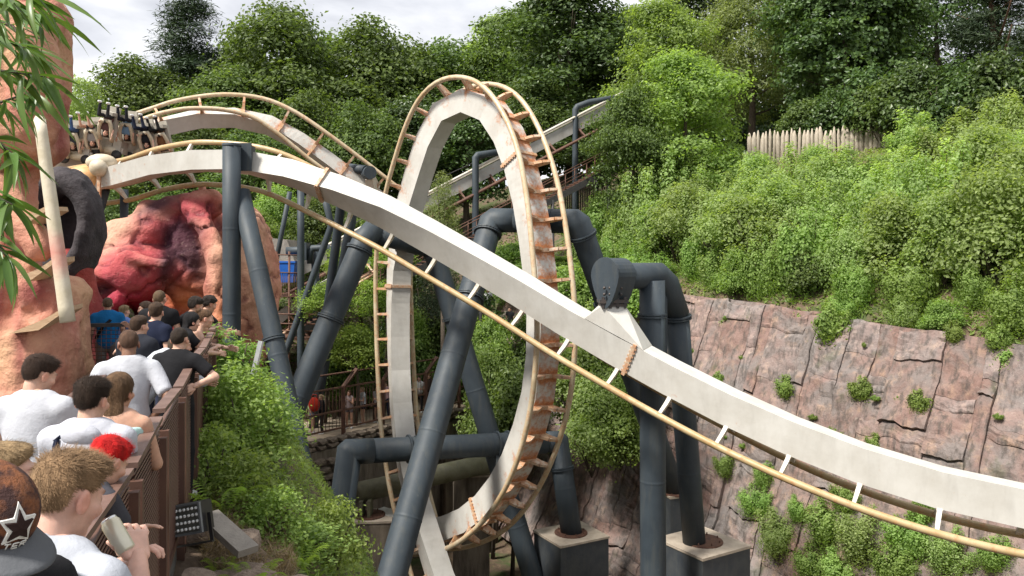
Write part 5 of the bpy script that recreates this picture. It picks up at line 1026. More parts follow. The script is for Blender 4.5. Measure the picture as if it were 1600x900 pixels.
for i, (px, py, Y, rl) in enumerate(((128, 246, 29.3, 3), (176, 236, 29.5, 12), (226, 240, 30, -6))):
    mb = MB(); mb.box((0, 0, .05), (1.15, .8, .22)); mb.box((-.2, -.3, .26), (.7, .3, .3)); mb.box((.35, 0, .2), (.3, .9, .4)); t_ = link('chassis', mb.mesh(), TRN, M_seat); t_.location = at(px, py, Y) - T0; t_.rotation_euler = (0, R(rl), 0)
    for sx in (-.4, .4): mb = MB(); mb.lathe([(.001, -.06), (.17, -.06), (.17, .06), (.001, .06)], 14, (sx, -.45, -.12), Matrix.Rotation(R(90), 3, 'X')); link('wheel', mb.mesh(), t_, M_pad)
    mb = MB(); mb.ball((.1, -.35, .0), .3, 12, sc=(1.3, .6, .55)); link('wheel_cover', mb.mesh(), t_, M_cream)
ns = thing('train_nose', 'cream rounded nose cone where the track meets the tunnel mouth', 'nose cone', at(155, 262, 26.1)); mb = MB(); mb.ball((0, 0, 0), .31, 16); mb.ball((-.05, .25, .2), .42, 14, sc=(1.2, 1, .7)); link('shell', mb.mesh(), ns, M_cream); mb = MB(); mb.box((.02, -.05, -.75), (.10, .10, 1.0)); link('post', mb.mesh(), ns, M_tie)
mb = MB(); mb.ball((-.7, .5, -.3), .55, 14, sc=(1.2, 1, .8)); link('rear_shell', mb.mesh(), ns, mat('orange_shell', (.50, .26, .10), (.60, .36, .16), 5, .5))
# ------------------------------------------------------------------ overhanging branch, top left: every leaf a part
br = thing('overhanging_branch', 'hanging branch of long pointed green leaves in the top left corner', 'branch', at(-60, 120, 3.0)); r_ = random.Random(12)
lm = []
for k in range(3):
    n = 7; L = .21 + .03 * k; vs = []
    for i in range(n): f = i / (n - 1); w_ = .017 * math.sin(math.pi * f ** .8) ** .9 + .0005; z = -.05 * f * f * (1 + k); vs += [(f * L, -w_, z + w_ * .5), (f * L, 0, z), (f * L, w_, z + w_ * .5)]
    fs = [(3 * i + j, 3 * i + 3 + j, 3 * i + 4 + j, 3 * i + 1 + j) for i in range(n - 1) for j in (0, 1)]; m_ = fastmesh('leaf', vs, fs, True, fattr={'rnd': np.full(len(fs), .3 + .2 * k), 'tone': np.full(len(fs), .3 + .25 * k)}); lm.append(m_)
LEAFB = leafmat('long_leaf', (.050, .105, .014), (.085, .165, .022), (.135, .225, .035), .4, .35)
for m_ in lm: m_.materials.append(LEAFB)
tw = [((-80, -40), (20, 10), (70, 25), 3.0), ((-90, 60), (-10, 60), (40, 75), 2.8), ((-90, 100), (0, 110), (70, 120), 2.9), ((-90, 150), (0, 160), (60, 140), 3.1), ((-80, 200), (-10, 215), (30, 250), 2.8), ((-80, 290), (-20, 300), (20, 320), 2.7), ((-80, 360), (-20, 370), (10, 400), 2.7), ((-70, 10), (0, 0), (60, -10), 2.6), ((-60, 20), (20, 40), (50, 90), 3.2)]
for a, b, c, Y in tw:
    pa, pb, pc = at(*a, Y), at(*b, Y - .1), at(*c, Y - .15); mb = MB(); mb.tube([pa, pb, pc], [.008, .005, .002], 6); wlocal(br, mb.build('twig', M_bark))
    for k in range(25):
        f = .25 + .75 * k / 24; p = pa.lerp(pb, f * 2) if f < .5 else pb.lerp(pc, f * 2 - 1); o = link('leaf', r_.choice(lm)); s_ = r_.uniform(.45, .88); o.scale = (s_,) * 3; o.location = p
        o.rotation_euler = (r_.uniform(-.7, .7), r_.uniform(-.15, .95), r_.uniform(-1.5, 1.2)); wlocal(br, o)
# ------------------------------------------------------------------ people
def headf(p, fem=0):
    d = sd_ell(p, (0, -.015, .03), (.075, .097, .090)); d = smin(d, sd_ell(p, (0, .028, -.045), (.056, .064, .072)), .03); d = smin(d, sd_ell(p, (0, .066, -.098), (.024, .020, .020)), .03)
    d = smin(d, sd_cone(p, (0, .090, .008), (0, .106, -.030), .007, .0105), .012); d = smin(d, sd_cone(p, (-.035, .086, .027), (.035, .086, .027), .010, .010), .02)
    for s in (-1, 1):
        d = smax(d, -sd_ell(p, (s * .032, .103, .008), (.017, .014, .012)), .012); d = smin(d, sd_ell(p, (s * .031, .080, .006), (.013, .013, .012)), .004)
        d = smin(d, sd_ell(p, (s * .048, .062, -.025), (.022, .022, .020)), .025); ear = smax(sd_ell(p, (s * .080, -.012, -.008), (.012, .022, .034)), -sd_ell(p, (s * .092, -.006, -.004), (.008, .013, .022)), .006); d = smin(d, ear, .008)
    d = smin(d, sd_cone(p, (-.020, .088, -.061), (.020, .088, -.061), .007, .007), .008); d = smax(d, -sd_cone(p, (-.022, .098, -.061), (.022, .098, -.061), .0022, .0022), .004)
    return smin(d, sd_cone(p, (0, -.022, -.08), (0, -.040, -.205), .054 - .008 * fem, .060 - .010 * fem), .03)
HEAD = [snet(lambda p: headf(p, f), (-.105, -.13, -.21), (.105, .14, .135), .0075) for f in (0, 1)]
def tint_head(v):
    c = np.ones((len(v), 3)); k = lambda ce, r: np.clip(np.exp(-(((v - np.array(ce)) / np.array(r)) ** 2).sum(1)) * 1.4, 0, 1)
    c = mixw(c, (.80, .42, .42), k((0, .096, -.061), (.022, .015, .009)))
    for s in (-1, 1):
        c = mixw(c, (.06, .05, .05), k((s * .031, .093, .006), (.013, .012, .006))); c = mixw(c, (.25, .16, .12), k((s * .034, .093, .028), (.018, .014, .005))); c = mixw(c, (1.0, .70, .66), k((s * .085, -.01, -.008), (.016, .03, .036)) * .7); c = mixw(c, (1.0, .80, .76), k((s * .05, .07, -.03), (.03, .03, .025)) * .6)
    return mixw(c, (1.0, .72, .68), k((0, .115, -.03), (.014, .014, .014)) * .5)
HT = [tint_head(v) for v, _ in HEAD]
def handf(p, curl):
    d = rbox(p, np.array([0, 0, .048]), (.038, .013, .047), .012)
    for i, (x, l) in enumerate(((-.030, .056), (-.010, .069), (.010, .074), (.029, .066))):
        a = np.array([x, 0, .088]); e = a + np.array([x * .15, 0, 0]); t = 0
        for k, (fr, r1, r2) in enumerate(((.45, .0095, .0088), (.32, .0088, .0080), (.25, .0080, .0070))):
            t += curl * (.9 if k else .55); e2 = e + l * fr * np.array([0, math.sin(t), math.cos(t)]); d = smin(d, sd_cone(p, e, e2, r1, r2), .006 if k == 0 else .003); e = e2
    d = smin(d, sd_cone(p, np.array([.030, .004, .022]), np.array([.055, .014, .055]), .013, .011), .01)
    return smin(d, sd_cone(p, np.array([.055, .014, .055]), np.array([.056, .014 + .03 * (.4 + curl), .086]), .0105, .008), .004)
HAND = {c: snet(lambda p: handf(p, c), (-.06, -.03, -.01), (.085, .12, .185), .0058) for c in (.25, .75, 1.05)}
def skinmat(tone):
    nm = 'skin_%d' % tone; base = [(.56, .34, .25), (.48, .27, .185), (.22, .11, .068), (.60, .36, .28)][tone]
    if nm in MATS: return MATS[nm]
    m = bpy.data.materials.new(nm); m.use_nodes = True; t = m.node_tree; b = t.nodes['Principled BSDF']; g_ = N(t, 'ShaderNodeTexCoord').outputs['Object']
    c = ramp(t, noise(t, g_, 22, 5, .6), (.35, tuple(x * .88 for x in base)), (.65, tuple(min(1, x * 1.08) for x in base))); t.links.new(mixc(t, 1., c, attr(t, 'tint', True), 'MULTIPLY'), b.inputs['Base Color'])
    b.inputs['Roughness'].default_value = .5; b.inputs['Subsurface Weight'].default_value = .12; b.inputs['Subsurface Radius'].default_value = (.012, .005, .003); b.inputs['Subsurface Scale'].default_value = .6
    bn = N(t, 'ShaderNodeBump'); bn.inputs['Strength'].default_value = .12; bn.inputs['Distance'].default_value = .004; t.links.new(noise(t, g_, 180, 3), bn.inputs['Height']); t.links.new(bn.outputs[0], b.inputs['Normal']); MATS[nm] = m; return m
def clothmat(c):
    nm = 'cloth_%d_%d_%d' % tuple(int(x * 255) for x in c)
    return mat(nm, tuple(x * .86 for x in c), c, 5, .9, .30, 7, spec=.15)
def hairmat(c): return mat('hair_%d_%d_%d' % tuple(int(x * 999) for x in c), tuple(x * .6 for x in c), tuple(min(1, x * 1.25) for x in c), 9, .6, .6, 60, stretch=(3, 3, .5), spec=.2)
def hair_mesh(style, seed, near):
    h = .0065 if near else .010; o = seed * 3.7; pl_n = np.array([0, -.46, .89]); 
    def f(p):
        th0, th1 = {'short': (.005, .020), 'crop': (.003, .006), 'long': (.014, .018), 'bun': (.008, .011), 'fade': (.002, .012), 'curly': (.018, .030)}[style]
        up_ = np.clip((p[:, 2] - .01) / .075, 0, 1); th = th0 + (th1 - th0) * up_ * up_
        d = sd_ell(p, (0, -.016, .030), (.077, .099, .092)) - th
        front = (p[:, 1] - .080) * .6 + (.070 - p[:, 2]) * .8                            # hairline across the forehead
        nape = -(p[:, 2] + .072); earline = np.where(p[:, 1] > .012, .020 + (p[:, 1] - .012) * .5, np.where(p[:, 1] > -.045, .026, -.075)); side = earline - p[:, 2]
        if style in ('short', 'fade', 'crop'): side = np.where((p[:, 1] > .012) & (p[:, 1] < .034), -.035 - p[:, 2], side)   # sideburn
        cut = np.maximum(front, nape) if style == 'long' else np.maximum(np.maximum(front, nape), np.where(np.abs(p[:, 0]) > .05, side, -1))
        if style == 'long': cut = np.where(p[:, 1] < .02, -1, np.maximum(front, -.02 - p[:, 2]))
        d = smax(d, cut * .8, .006)
        if style == 'short': d = smin(d, sd_ell(p, (.0, .040, .104), (.056, .050, .024)), .025)
        if style == 'fade': d = smin(d, sd_ell(p, (0, .030, .100), (.056, .072, .026)), .025)
        if style == 'long': d = smin(d, sd_ell(p, (0, -.078, -.10), (.078, .036, .19)), .03); d = smin(d, sd_ell(p, (0, -.085, -.27), (.062, .028, .13)), .04)
        if style == 'bun': d = smin(d, sd_ell(p, (0, -.10, .105), (.040, .040, .038)), .01)
        q = p + o; return d + (.003 if style != 'curly' else .012) * fbm(q * np.array([55, 55, 22.]) * (1 if style != 'curly' else .8), 2)
    lo = (-.125, -.16, -.42 if style == 'long' else -.11); v, fc = snet(f, lo, (.125, .13, .175), h)
    if near:
        g = np.random.default_rng(seed); n = near; k = g.integers(0, len(fc), n); a = v[fc[k]].mean(1); e1 = v[fc[k, 2]] - v[fc[k, 0]]; e2 = v[fc[k, 3]] - v[fc[k, 1]]; nr = np.cross(e1, e2); nr /= np.linalg.norm(nr, axis=1)[:, None] + 1e-9
        comb = np.array([0, -.2, -1.]) if style in ('long', 'bun') else np.array([0, .75, -.35]); dr = nr * (.25 if style in ('long', 'bun') else .6) + comb * .8 + g.normal(0, .28, (n, 3)); dr[:, 0] += a[:, 0] * 1.5; dr /= np.linalg.norm(dr, axis=1)[:, None]
        L = g.uniform(.4, 1, n)[:, None] * np.where(a[:, 2:3] > .08, .030, .014) * (1.6 if style == 'long' else 1); sd_ = np.cross(dr, nr); sd_ /= np.linalg.norm(sd_, axis=1)[:, None] + 1e-9; b = len(v)
        q = np.stack([a - sd_ * .0008, a + sd_ * .0008, a + dr * L + sd_ * .0002, a + dr * L - sd_ * .0002], 1).reshape(-1, 3); v = np.vstack([v, q]); fc = np.vstack([fc, b + np.arange(4 * n).reshape(n, 4)])
    return v, fc
def eul(yaw, pitch=0., roll=0.): return np.array(Matrix.Rotation(yaw, 3, 'Z') @ Matrix.Rotation(pitch, 3, 'X') @ Matrix.Rotation(roll, 3, 'Y'))
ARM = {'down': ((.06, -.03, -.28), (.09, .06, -.52)), 'hip': ((.13, -.15, -.24), (.0, -.06, -.42)), 'front': ((.06, .06, -.27), (-.02, .30, -.22)), 'rail': ((.05, .20, -.22), (-.04, .44, -.26)), 'phone': ((.06, .10, -.26), (-.10, .28, -.06)), 'side': ((.22, .02, -.18), (.44, .08, -.26)), 'up': ((.10, .12, .22), (.10, .18, .46)), 'fold': ((.06, .12, -.26), (-.20, .28, -.22)), 'hang': ((.10, .10, .02), (.12, .18, .26))}
NP = [0]
def person(label, x, y, yaw, H=1.74, z=0., lean=0., side=0., arms=('down', 'down'), skin=0, shirt=(.8, .8, .8), sleeve=.5, hem=-.10, legs=(.03, .035, .06), leglen=2., hair='short', hairc=(.05, .03, .02), hy=0., hp=0., hr=0., fem=0, h=.022, near=0, curl=.25, sit=False, group=None, loose=.016, rot=None, shoes=(.6, .6, .6), straps=None, extras=None, strap_top=False, hood=0, collar=None):
    NP[0] += 1; sc = H / 1.74; w_ = .19 - .025 * fem; up = np.array([math.sin(side), math.sin(lean), math.cos(lean)]); up /= np.linalg.norm(up); rt = np.array([1., 0, 0]) - up[0] * up; rt /= np.linalg.norm(rt); fw = np.cross(up, rt)
    pel = np.array([0, -.25 * math.sin(max(0, lean)), .94 if not sit else 0.]); chest = pel + up * .31; nk = pel + up * .50; B = np.stack([rt, fw, up]); yawm = eul(yaw)
    hc = nk + up * .118 + fw * (.02 + .03 * math.sin(max(0, lean))) + np.array([0, .02, .02]); HR = eul(hy, hp, hr) @ np.stack([rt, fw, up]).T * 1. if lean < .35 else eul(hy, hp, hr)
    hs = .98; J = {}; hands = []
    for i, s in enumerate((-1, 1)):
        sh = nk - up * .065 + rt * s * w_; a = ARM[arms[i]] if isinstance(arms[i], str) else arms[i]; e, hd = [np.array([s * q[0], q[1], q[2]]) for q in a]; J['sh', s], J['el', s], J['ha', s] = sh, sh + e, sh + hd
        hip = pel + rt * s * .09 - np.array([0, 0, .03]); kn = hip + (np.array([s * .02, .02, -.43]) if not sit else np.array([s * .07, .42, -.02])); an = kn + (np.array([s * .01, -.03, -.40]) if not sit else np.array([0, .06, -.42])); J['hip', s], J['kn', s], J['an', s] = hip, kn, an
    def torso(p, g_): 
        d = sd_ell(p, pel + up * .02, (.165 + g_, .118 + g_, .15 + g_), B); d = smin(d, sd_ell(p, pel + up * .15, (.142 - .012 * fem + g_, .105 + g_, .19 + g_), B), .05); d = smin(d, sd_ell(p, chest + up * .01, (.168 - .012 * fem + g_, .112 + g_, .20 + g_), B), .06)
        if fem: d = smin(d, sd_ell(p, chest + fw * .075 - up * .0, (.12 + g_, .055 + g_, .065 + g_), B), .03)
        d = smin(d, sd_cone(p, J['sh', -1] + rt * .03, J['sh', 1] - rt * .03, .055 + g_, .055 + g_), .06); d = smin(d, sd_cone(p, nk - rt * .075 - up * .012, nk + rt * .075 - up * .012, .052 + g_ * .6, .052 + g_ * .6), .05); return smin(d, sd_cone(p, nk - up * .07, nk + up * .02, .075 + g_ * .5, .055 + g_ * .5), .04)
    def arm(p, s, g_, lo=0., end=2.):
        sh, el, ha = J['sh', s], J['el', s], J['ha', s]; d = sd_cone(p, sh, el, .054 + g_, .041 + g_)
        if end > 1: d = smin(d, sd_cone(p, el, ha, .041 + g_ * .8, .028 + g_ * .7), .02)
        if end <= 1: t = (el - sh) / np.linalg.norm(el - sh); d = smax(d, (p - sh) @ t - end * np.linalg.norm(el - sh), .006)
        elif end < 2: t = (ha - el) / np.linalg.norm(ha - el); d = smax(d, (p - el) @ t - (end - 1) * np.linalg.norm(ha - el), .006)
        return d
    def leg(p, s, g_, end=2.):
        a, k, b = J['hip', s], J['kn', s], J['an', s]; d = smin(sd_cone(p, a, k, .082 + g_, .054 + g_), sd_cone(p, k, b, .054 + g_, .038 + g_ * 1.3), .03)
        if end <= 1: t = (k - a) / np.linalg.norm(k - a); d = smax(d, (p - a) @ t - end * np.linalg.norm(k - a), .006)
        return d
    def body(p):
        d = torso(p, 0)
        for s in (-1, 1): d = smin(d, arm(p, s, 0), .03); d = smin(d, leg(p, s, 0), .03); f_ = J['an', s]; d = smin(d, sd_cone(p, f_ + [0, -.03, -.04], f_ + [0, .13, -.055], .036, .028), .03)
        return d
    def cloth(p):
        d = torso(p, loose)
        if sleeve > 0:
            for s in (-1, 1): d = smin(d, arm(p, s, loose + .006, end=sleeve), .03)
        d = smax(d, -((p - (pel + up * hem)) @ up), .01); d = smax(d, -(np.linalg.norm(p - (nk + up * .095 + fw * .025), axis=1) - .078), .01)
        if strap_top: d = smax(d, (p - (chest + up * .12)) @ up, .01)
        return d + .007 * fbm(p * np.array([9., 9, 4.]) + NP[0], 3) + .004 * np.abs(fbm(p * np.array([5., 5, 12.]) + 2 * NP[0], 2))
    def trou(p):
        d = sd_ell(p, pel + up * .01, (.172, .126, .155), B)
        for s in (-1, 1): d = smin(d, leg(p, s, .012, leglen), .03)
        return smax(d, (p - (pel + up * .075)) @ up, .01) + .006 * fbm(p * 8 + 3 * NP[0], 2)
    allp = np.array([J[k] for k in J] + [nk, pel]); lo, hi = allp.min(0) - .17, allp.max(0) + .17
    v, fc = snet(body, lo, hi, h); V_ = [v]; F_ = [fc]; TI = [np.ones((len(v), 3))]
    hv, hf = HEAD[fem]; nw = np.clip((hv[:, 2:3] + .20) / .13, 0, 1); V_.append((hv * hs @ HR.T) * nw + (hv * hs @ B) * (1 - nw) + hc); F_.append(hf + len(v)); TI.append(HT[fem]); nb = len(v) + len(hv)
    for i, s in enumerate((-1, 1)):
        el, ha = J['el', s], J['ha', s]; zd = (ha - el) / np.linalg.norm(ha - el); yd = np.array([-s * .8, .35, -.25]); yd = yd - (yd @ zd) * zd; yd /= np.linalg.norm(yd); xd = np.cross(yd, zd); M_ = np.stack([xd, yd, zd], 1)
        q, qf = HAND[curl if not isinstance(curl, tuple) else curl[i]]; q = q.copy()
        if s > 0: q[:, 0] *= -1; qf = qf[:, ::-1]
        V_.append(q @ M_.T + ha - zd * .012); F_.append(qf + nb); TI.append(np.ones((len(q), 3))); nb += len(q); hands.append((ha, M_))
    t_ = thing('person', label, 'person', (x, y, z), yaw, group); t_.scale = (sc,) * 3
    if rot is not None: t_.rotation_euler = rot
    if sit: off = np.zeros(3)
    else: off = np.array([0, 0, -(min(J['an', -1][2], J['an', 1][2]) - .085)])
    fin = lambda q: q + off
    link('body', fastmesh('body', fin(np.vstack(V_)), np.vstack(F_), True, vattr={'tint': np.vstack(TI)}), t_, skinmat(skin))
    if shirt: v, fc = snet(cloth, lo, hi, h); link('top' if strap_top else 'shirt', fastmesh('shirt', fin(v), fc, True), t_, clothmat(shirt))
    v, fc = snet(trou, lo, hi, h); link('trousers' if leglen > 1 else 'shorts', fastmesh('trousers', fin(v), fc, True), t_, clothmat(legs))
    if hair: v, fc = hair_mesh(hair, NP[0], near); link('hair', fastmesh('hair', fin(v * hs @ HR.T + hc), fc, True), t_, hairmat(hairc))
    for s in (-1, 1):
        f_ = fin(J['an', s]); mb = MB(); mb.tube([f_ + [0, -.06, -.05], f_ + [0, .03, -.045], f_ + [0, .13, -.055], f_ + [0, .165, -.06]], [.042, .046, .040, .022], 8); link('shoe', mb.mesh(), t_, clothmat(shoes))
    info = dict(t=t_, hc=fin(hc), HR=HR, nk=fin(nk), up=up, rt=rt, fw=fw, pel=fin(pel), hands=[(fin(a), m_) for a, m_ in hands], J={k: fin(q) for k, q in J.items()}, yaw=yaw, sc=sc, loc=V((x, y, z)), chest=fin(chest))
    if near and shirt and not strap_top:
        ring = [fin(nk + up * (.012 - .02 * math.cos(a)) + fw * (.012 + .072 * math.cos(a)) + rt * .074 * math.sin(a)) for a in np.linspace(0, 2 * math.pi, 21)]; link('collar', MB().tube(ring, .0085, 7, caps=False).mesh(), t_, clothmat(collar or tuple(x * .9 for x in shirt)))
    if hood:
        B3 = np.stack([rt, fw, up])
        hf = lambda p: smax(smin(sd_ell(p, nk - up * .03 - fw * .085, (.105, .045, .062), B3), sd_cone(p, nk + rt * -.09 + fw * .02, nk + rt * .09 + fw * .02, .045, .045), .05), -(np.linalg.norm(p - (nk + up * .09 + fw * .01), axis=1) - .082), .01) + .008 * fbm(p * 14, 3)
        v, fc = snet(hf, nk - .25, nk + .25, .012); link('hood', fastmesh('hood', fin(v), fc, True), t_, clothmat(shirt))
    for st in straps or (): strap(info, *st)
    return info
def strap(P, kind, c):
    J, fw, rt, up, ch, nk = P['J'], P['fw'], P['rt'], P['up'], P['chest'], P['nk']; mb = MB()
    if kind == 'sling': pts = [nk - up * .06 + rt * .10 + fw * .02, nk - up * .12 + rt * .04 - fw * .135, ch - up * .02 - rt * .06 - fw * .15, ch - up * .2 - rt * .16 - fw * .09, ch - up * .24 - rt * .17 + fw * .05]
    else: s = {'left': -1, 'right': 1}[kind]; pts = [ch + rt * s * .11 + fw * .145, nk - up * .035 + rt * s * .12 + fw * .07, nk - up * .01 + rt * s * .12, nk - up * .05 + rt * s * .125 - fw * .09, ch - up * .05 + rt * s * .13 - fw * .145]
    for a, b in zip(pts, pts[1:]): mb.beam(a, b, .045, .016, up=(b - np.array(ch)))
    link('strap', mb.mesh(), P['t'], clothmat(c))
def world(P, q): return P['loc'] + Matrix.Rotation(P['yaw'], 3, 'Z') @ (V(q) * P['sc'])
def gpx(px, Y): return (px - 800) / F * Y
WHT = (.47, .48, .52); BLK = (.014, .014, .016); NVY = (.012, .016, .035)
A = R
# nearest pair
p2 = person('young man with short fair hair and white T-shirt leaning on the fence, holding a can', gpx(55, 2.2), 2.2, A(-16), 1.82, lean=.16, arms=(((.06, .08, -.27), (-.19, .27, -.07)), ((.08, .08, -.27), (-.10, .24, -.02))), skin=3, shirt=(.42, .44, .49), hair='fade', hairc=(.30, .19, .105), hp=-.20, hy=-.08, h=.015, near=9000, curl=(.75, .75))
person_cap = person('person in a dark patterned cap with grey peak at the lower left corner', gpx(-52, 1.85), 1.85, A(-108), 1.88, lean=.0, arms=('front', 'front'), skin=0, shirt=BLK, hair=None, hp=-.5, hy=0., h=.018)
P = person_cap; HRm = Matrix(P['HR'].tolist()); hc = V(P['hc'])
def capf(p): d = sd_ell(p, (0, -.012, .05), (.096, .118, .100)); d = smax(d, -(p[:, 2] - .028), .004); return d
v, fc = snet(capf, (-.11, -.14, 0), (.11, .12, .17), .006); v = v @ P['HR'].T + P['hc']
M_capc = mat('cap_cloth', (.040, .012, .010), (.22, .075, .025), 26, .85, .6, 70, lohi=(.42, .62)); co = link('cap', fastmesh('cap', v, fc, True), P['t'], M_capc)
bm_v = []; bm_f = []; nu, nv = 15, 6
for top in (0, 1):
    for i in range(nu):
        a = R(-62 + 124 * i / (nu - 1))
        for j in range(nv): r_ = j / (nv - 1); x_ = math.sin(a) * (.094 + .022 * r_); y_ = math.cos(a) * .115 - .012 + r_ * .078 * math.cos(a * .75); z_ = .030 - .020 * (x_ / .1) ** 2 - r_ * .012 + (.004 if top else 0); bm_v.append(tuple(HRm @ V((x_, y_, z_)) + hc))
for top in (0, 1):
    b = top * nu * nv
    for i in range(nu - 1):
        for j in range(nv - 1): q = (b + i * nv + j, b + i * nv + j + 1, b + (i + 1) * nv + j + 1, b + (i + 1) * nv + j); bm_f.append(q if not top else q[::-1])
for i in range(nu - 1): bm_f.append((i * nv + nv - 1, nu * nv + i * nv + nv - 1, nu * nv + (i + 1) * nv + nv - 1, (i + 1) * nv + nv - 1))
mb = MB(); mb.add(bm_v, bm_f, 0, True); link('peak', mb.mesh(), co, clothmat((.105, .11, .12)))
def cap_pt(az, z_, lift):   # a point just off the cap surface: azimuth from the front, height above the band
    q = V((math.sin(az) * .096, math.cos(az) * .118, 0)); k = math.sqrt(max(.02, 1 - ((z_ - .05) / .100) ** 2)); q = V((q.x * k * (1 + lift), q.y * k * (1 + lift) - .012, z_)); return HRm @ q + hc
def star(cx, cz, r1, r2, lift, n=5):
    return [cap_pt(cx - math.sin(math.pi * i / n) * (r1 if i % 2 == 0 else r2) / .09, cz + math.cos(math.pi * i / n) * (r1 if i % 2 == 0 else r2), lift) for i in range(2 * n)]
BZ = R(8)
for nm, r1, r2, l, c_ in (('badge', .042, .023, .04, (.75, .74, .70)), ('star', .031, .014, .06, (.035, .02, .018))):
    s_ = star(BZ, .082, r1, r2, l); b_ = star(BZ, .082, r1, r2, -.02); mb = MB(); ctr = cap_pt(BZ, .082, l); n = len(s_)
    mb.add([ctr] + s_ + b_, [(0, 1 + (i + 1) % n, 1 + i) for i in range(n)] + [(1 + i, 1 + (i + 1) % n, 1 + n + (i + 1) % n, 1 + n + i) for i in range(n)]); link(nm, mb.mesh(), co, clothmat(c_))
GL = {'T': [((0, 1), (1, 1)), ((.5, 1), (.5, 0))], 'E': [((0, 0), (0, 1)), ((0, 1), (1, 1)), ((0, .5), (.8, .5)), ((0, 0), (1, 0))], 'R': [((0, 0), (0, 1)), ((0, 1), (.9, 1)), ((.9, 1), (.9, .55)), ((.9, .55), (0, .5)), ((.4, .5), (1, 0))]}
for k, chx in enumerate('TER'):
    mb = MB()
    for a, b in GL[chx]: mb.tube([cap_pt(BZ + .22 - (k * .017 + a[0] * .012) / .1, .034 + a[1] * .014, .035), cap_pt(BZ + .22 - (k * .017 + b[0] * .012) / .1, .034 + b[1] * .014, .035)], .0016, 5)
    link('letter', mb.mesh(), co, clothmat((.75, .74, .70)))
# can in the fair-haired man's hand
ha, Mh = p2['hands'][1]; can = thing('drink_can', 'small silver and cream drink can held by the fair-haired man', 'can', world(p2, ha + Mh @ np.array([-.0, .035, .075])) + V((-.012, -.05, .028)), 0); can.rotation_euler = (R(-12), R(-38), 0)
mb = MB(); mb.lathe([(.001, -.06), (.024, -.06), (.029, -.052), (.029, .045), (.023, .057), (.023, .06), (.001, .058)], 18); link('can_body', mb.mesh(), can, mat('can_paint', (.55, .50, .36), (.62, .60, .50), 5, .3, metal=.4)); mb = MB(); mb.lathe([(.0235, .050), (.0245, .058), (.0235, .0615), (.021, .0605)], 18); mb.box((.004, 0, .0615), (.018, .009, .002)); link('rim', mb.mesh(), can, mat('aluminium', (.6, .6, .6), (.7, .7, .7), 8, .3, metal=.8))
# queue
person('red-haired person with bright red bob leaning over the fence', -2.02, 3.52, A(-22), 1.64, lean=.62, arms=('fold', 'fold'), skin=0, shirt=(.05, .05, .06), hair='short', hairc=(.55, .012, .012), hp=-.55, h=.02, near=2500, fem=1)
person('boy with thick dark hair in white hooded top with a black bag strap', gpx(136, 4.3), 4.3, A(4), 1.70, lean=.05, arms=('fold', ((-.06, .16, -.24), (-.24, .30, -.20))), skin=0, shirt=(.46, .47, .52), sleeve=2, hair='short', hairc=(.035, .022, .015), hy=-.12, hp=-.15, h=.016, near=9000, straps=[('left', NVY)], loose=.018, hood=1, collar=(.35, .02, .03))
P = person('child with fair hair and turquoise mask at the left edge', gpx(-6, 3.0), 3.0, A(-70), 1.66, arms=('down', 'down'), skin=3, shirt=(.70, .42, .03), hair='short', hairc=(.32, .22, .12), h=.022, near=2000)
mk = MB(); mk.add([P['hc'] + P['HR'] @ np.array(q) for q in ((-.06, .075, -.02), (0, .122, -.015), (.06, .075, -.02), (.05, .06, -.10), (0, .095, -.115), (-.05, .06, -.10))], [(0, 1, 4, 5), (1, 2, 3, 4)]); link('mask', mk.mesh(), P['t'], clothmat((.05, .42, .55)))
person('man with dark cropped hair and loose white T-shirt, furthest left of the queue', gpx(52, 5.0), 5.0, A(-2), 1.74, lean=.06, arms=('down', 'front'), skin=0, shirt=WHT, hair='short', hairc=(.045, .026, .018), hy=-.45, hp=-.30, h=.018, near=4000, loose=.021)
person('girl with long light brown hair and mint strap top', gpx(180, 4.8), 4.8, A(8), 1.66, lean=.08, arms=('front', 'front'), skin=1, shirt=(.42, .62, .60), sleeve=0, hem=-.05, strap_top=True, hair='long', hairc=(.13, .075, .04), hy=-.2, fem=1, h=.018, near=4000, legs=(.10, .16, .28))
person('broad man in white polo shirt with hands on hips, shaved head', gpx(200, 6.7), 6.7, A(22), 1.75, lean=.05, arms=('hip', 'hip'), skin=2, shirt=WHT, sleeve=.85, hem=-.16, hair='crop', hairc=(.10, .055, .035), hp=-.2, hy=.15, h=.02, loose=.014)
person('man in black T-shirt resting his arm on the fence rail', gpx(276, 7.6), 7.6, A(-8), 1.69, lean=.04, arms=(((.05, .10, -.25), (.02, .30, -.2)), ((.20, .02, -.16), (.10, -.20, -.22))), skin=0, shirt=BLK, sleeve=.75, hair='crop', hairc=(.03, .02, .014), hy=.1, legs=BLK, h=.022)
person('person in pale grey crumpled top bending forwards in the queue', gpx(236, 7.9), 7.9, A(-50), 1.74, lean=.7, arms=('rail', 'down'), skin=1, shirt=(.48, .50, .54), sleeve=2, hem=-.14, hair='long', hairc=(.06, .04, .025), legs=NVY, h=.022, fem=1, loose=.04)
person('dark-haired person in black hooded jacket in the middle of the queue', gpx(214, 8.9), 8.9, A(-20), 1.70, arms=('front', 'front'), skin=0, shirt=(.02, .022, .03), sleeve=2, hair='short', hairc=(.06, .035, .022), h=.024, loose=.035)
person('young man in navy T-shirt pointing his left arm out', gpx(240, 9.8), 9.8, A(-20), 1.80, arms=('side', 'down'), skin=0, shirt=NVY, hair='short', hairc=(.06, .036, .022), hy=.6, h=.024)
person('man with bright blue T-shirt and dark sling bag strap by the end fence', gpx(168, 12.95), 12.95, A(25), 1.70, arms=('down', 'down'), skin=1, shirt=(.012, .13, .33), hair='crop', hairc=(.10, .065, .04), legs=(.16, .15, .145), leglen=.95, h=.026, straps=[('sling', BLK)])
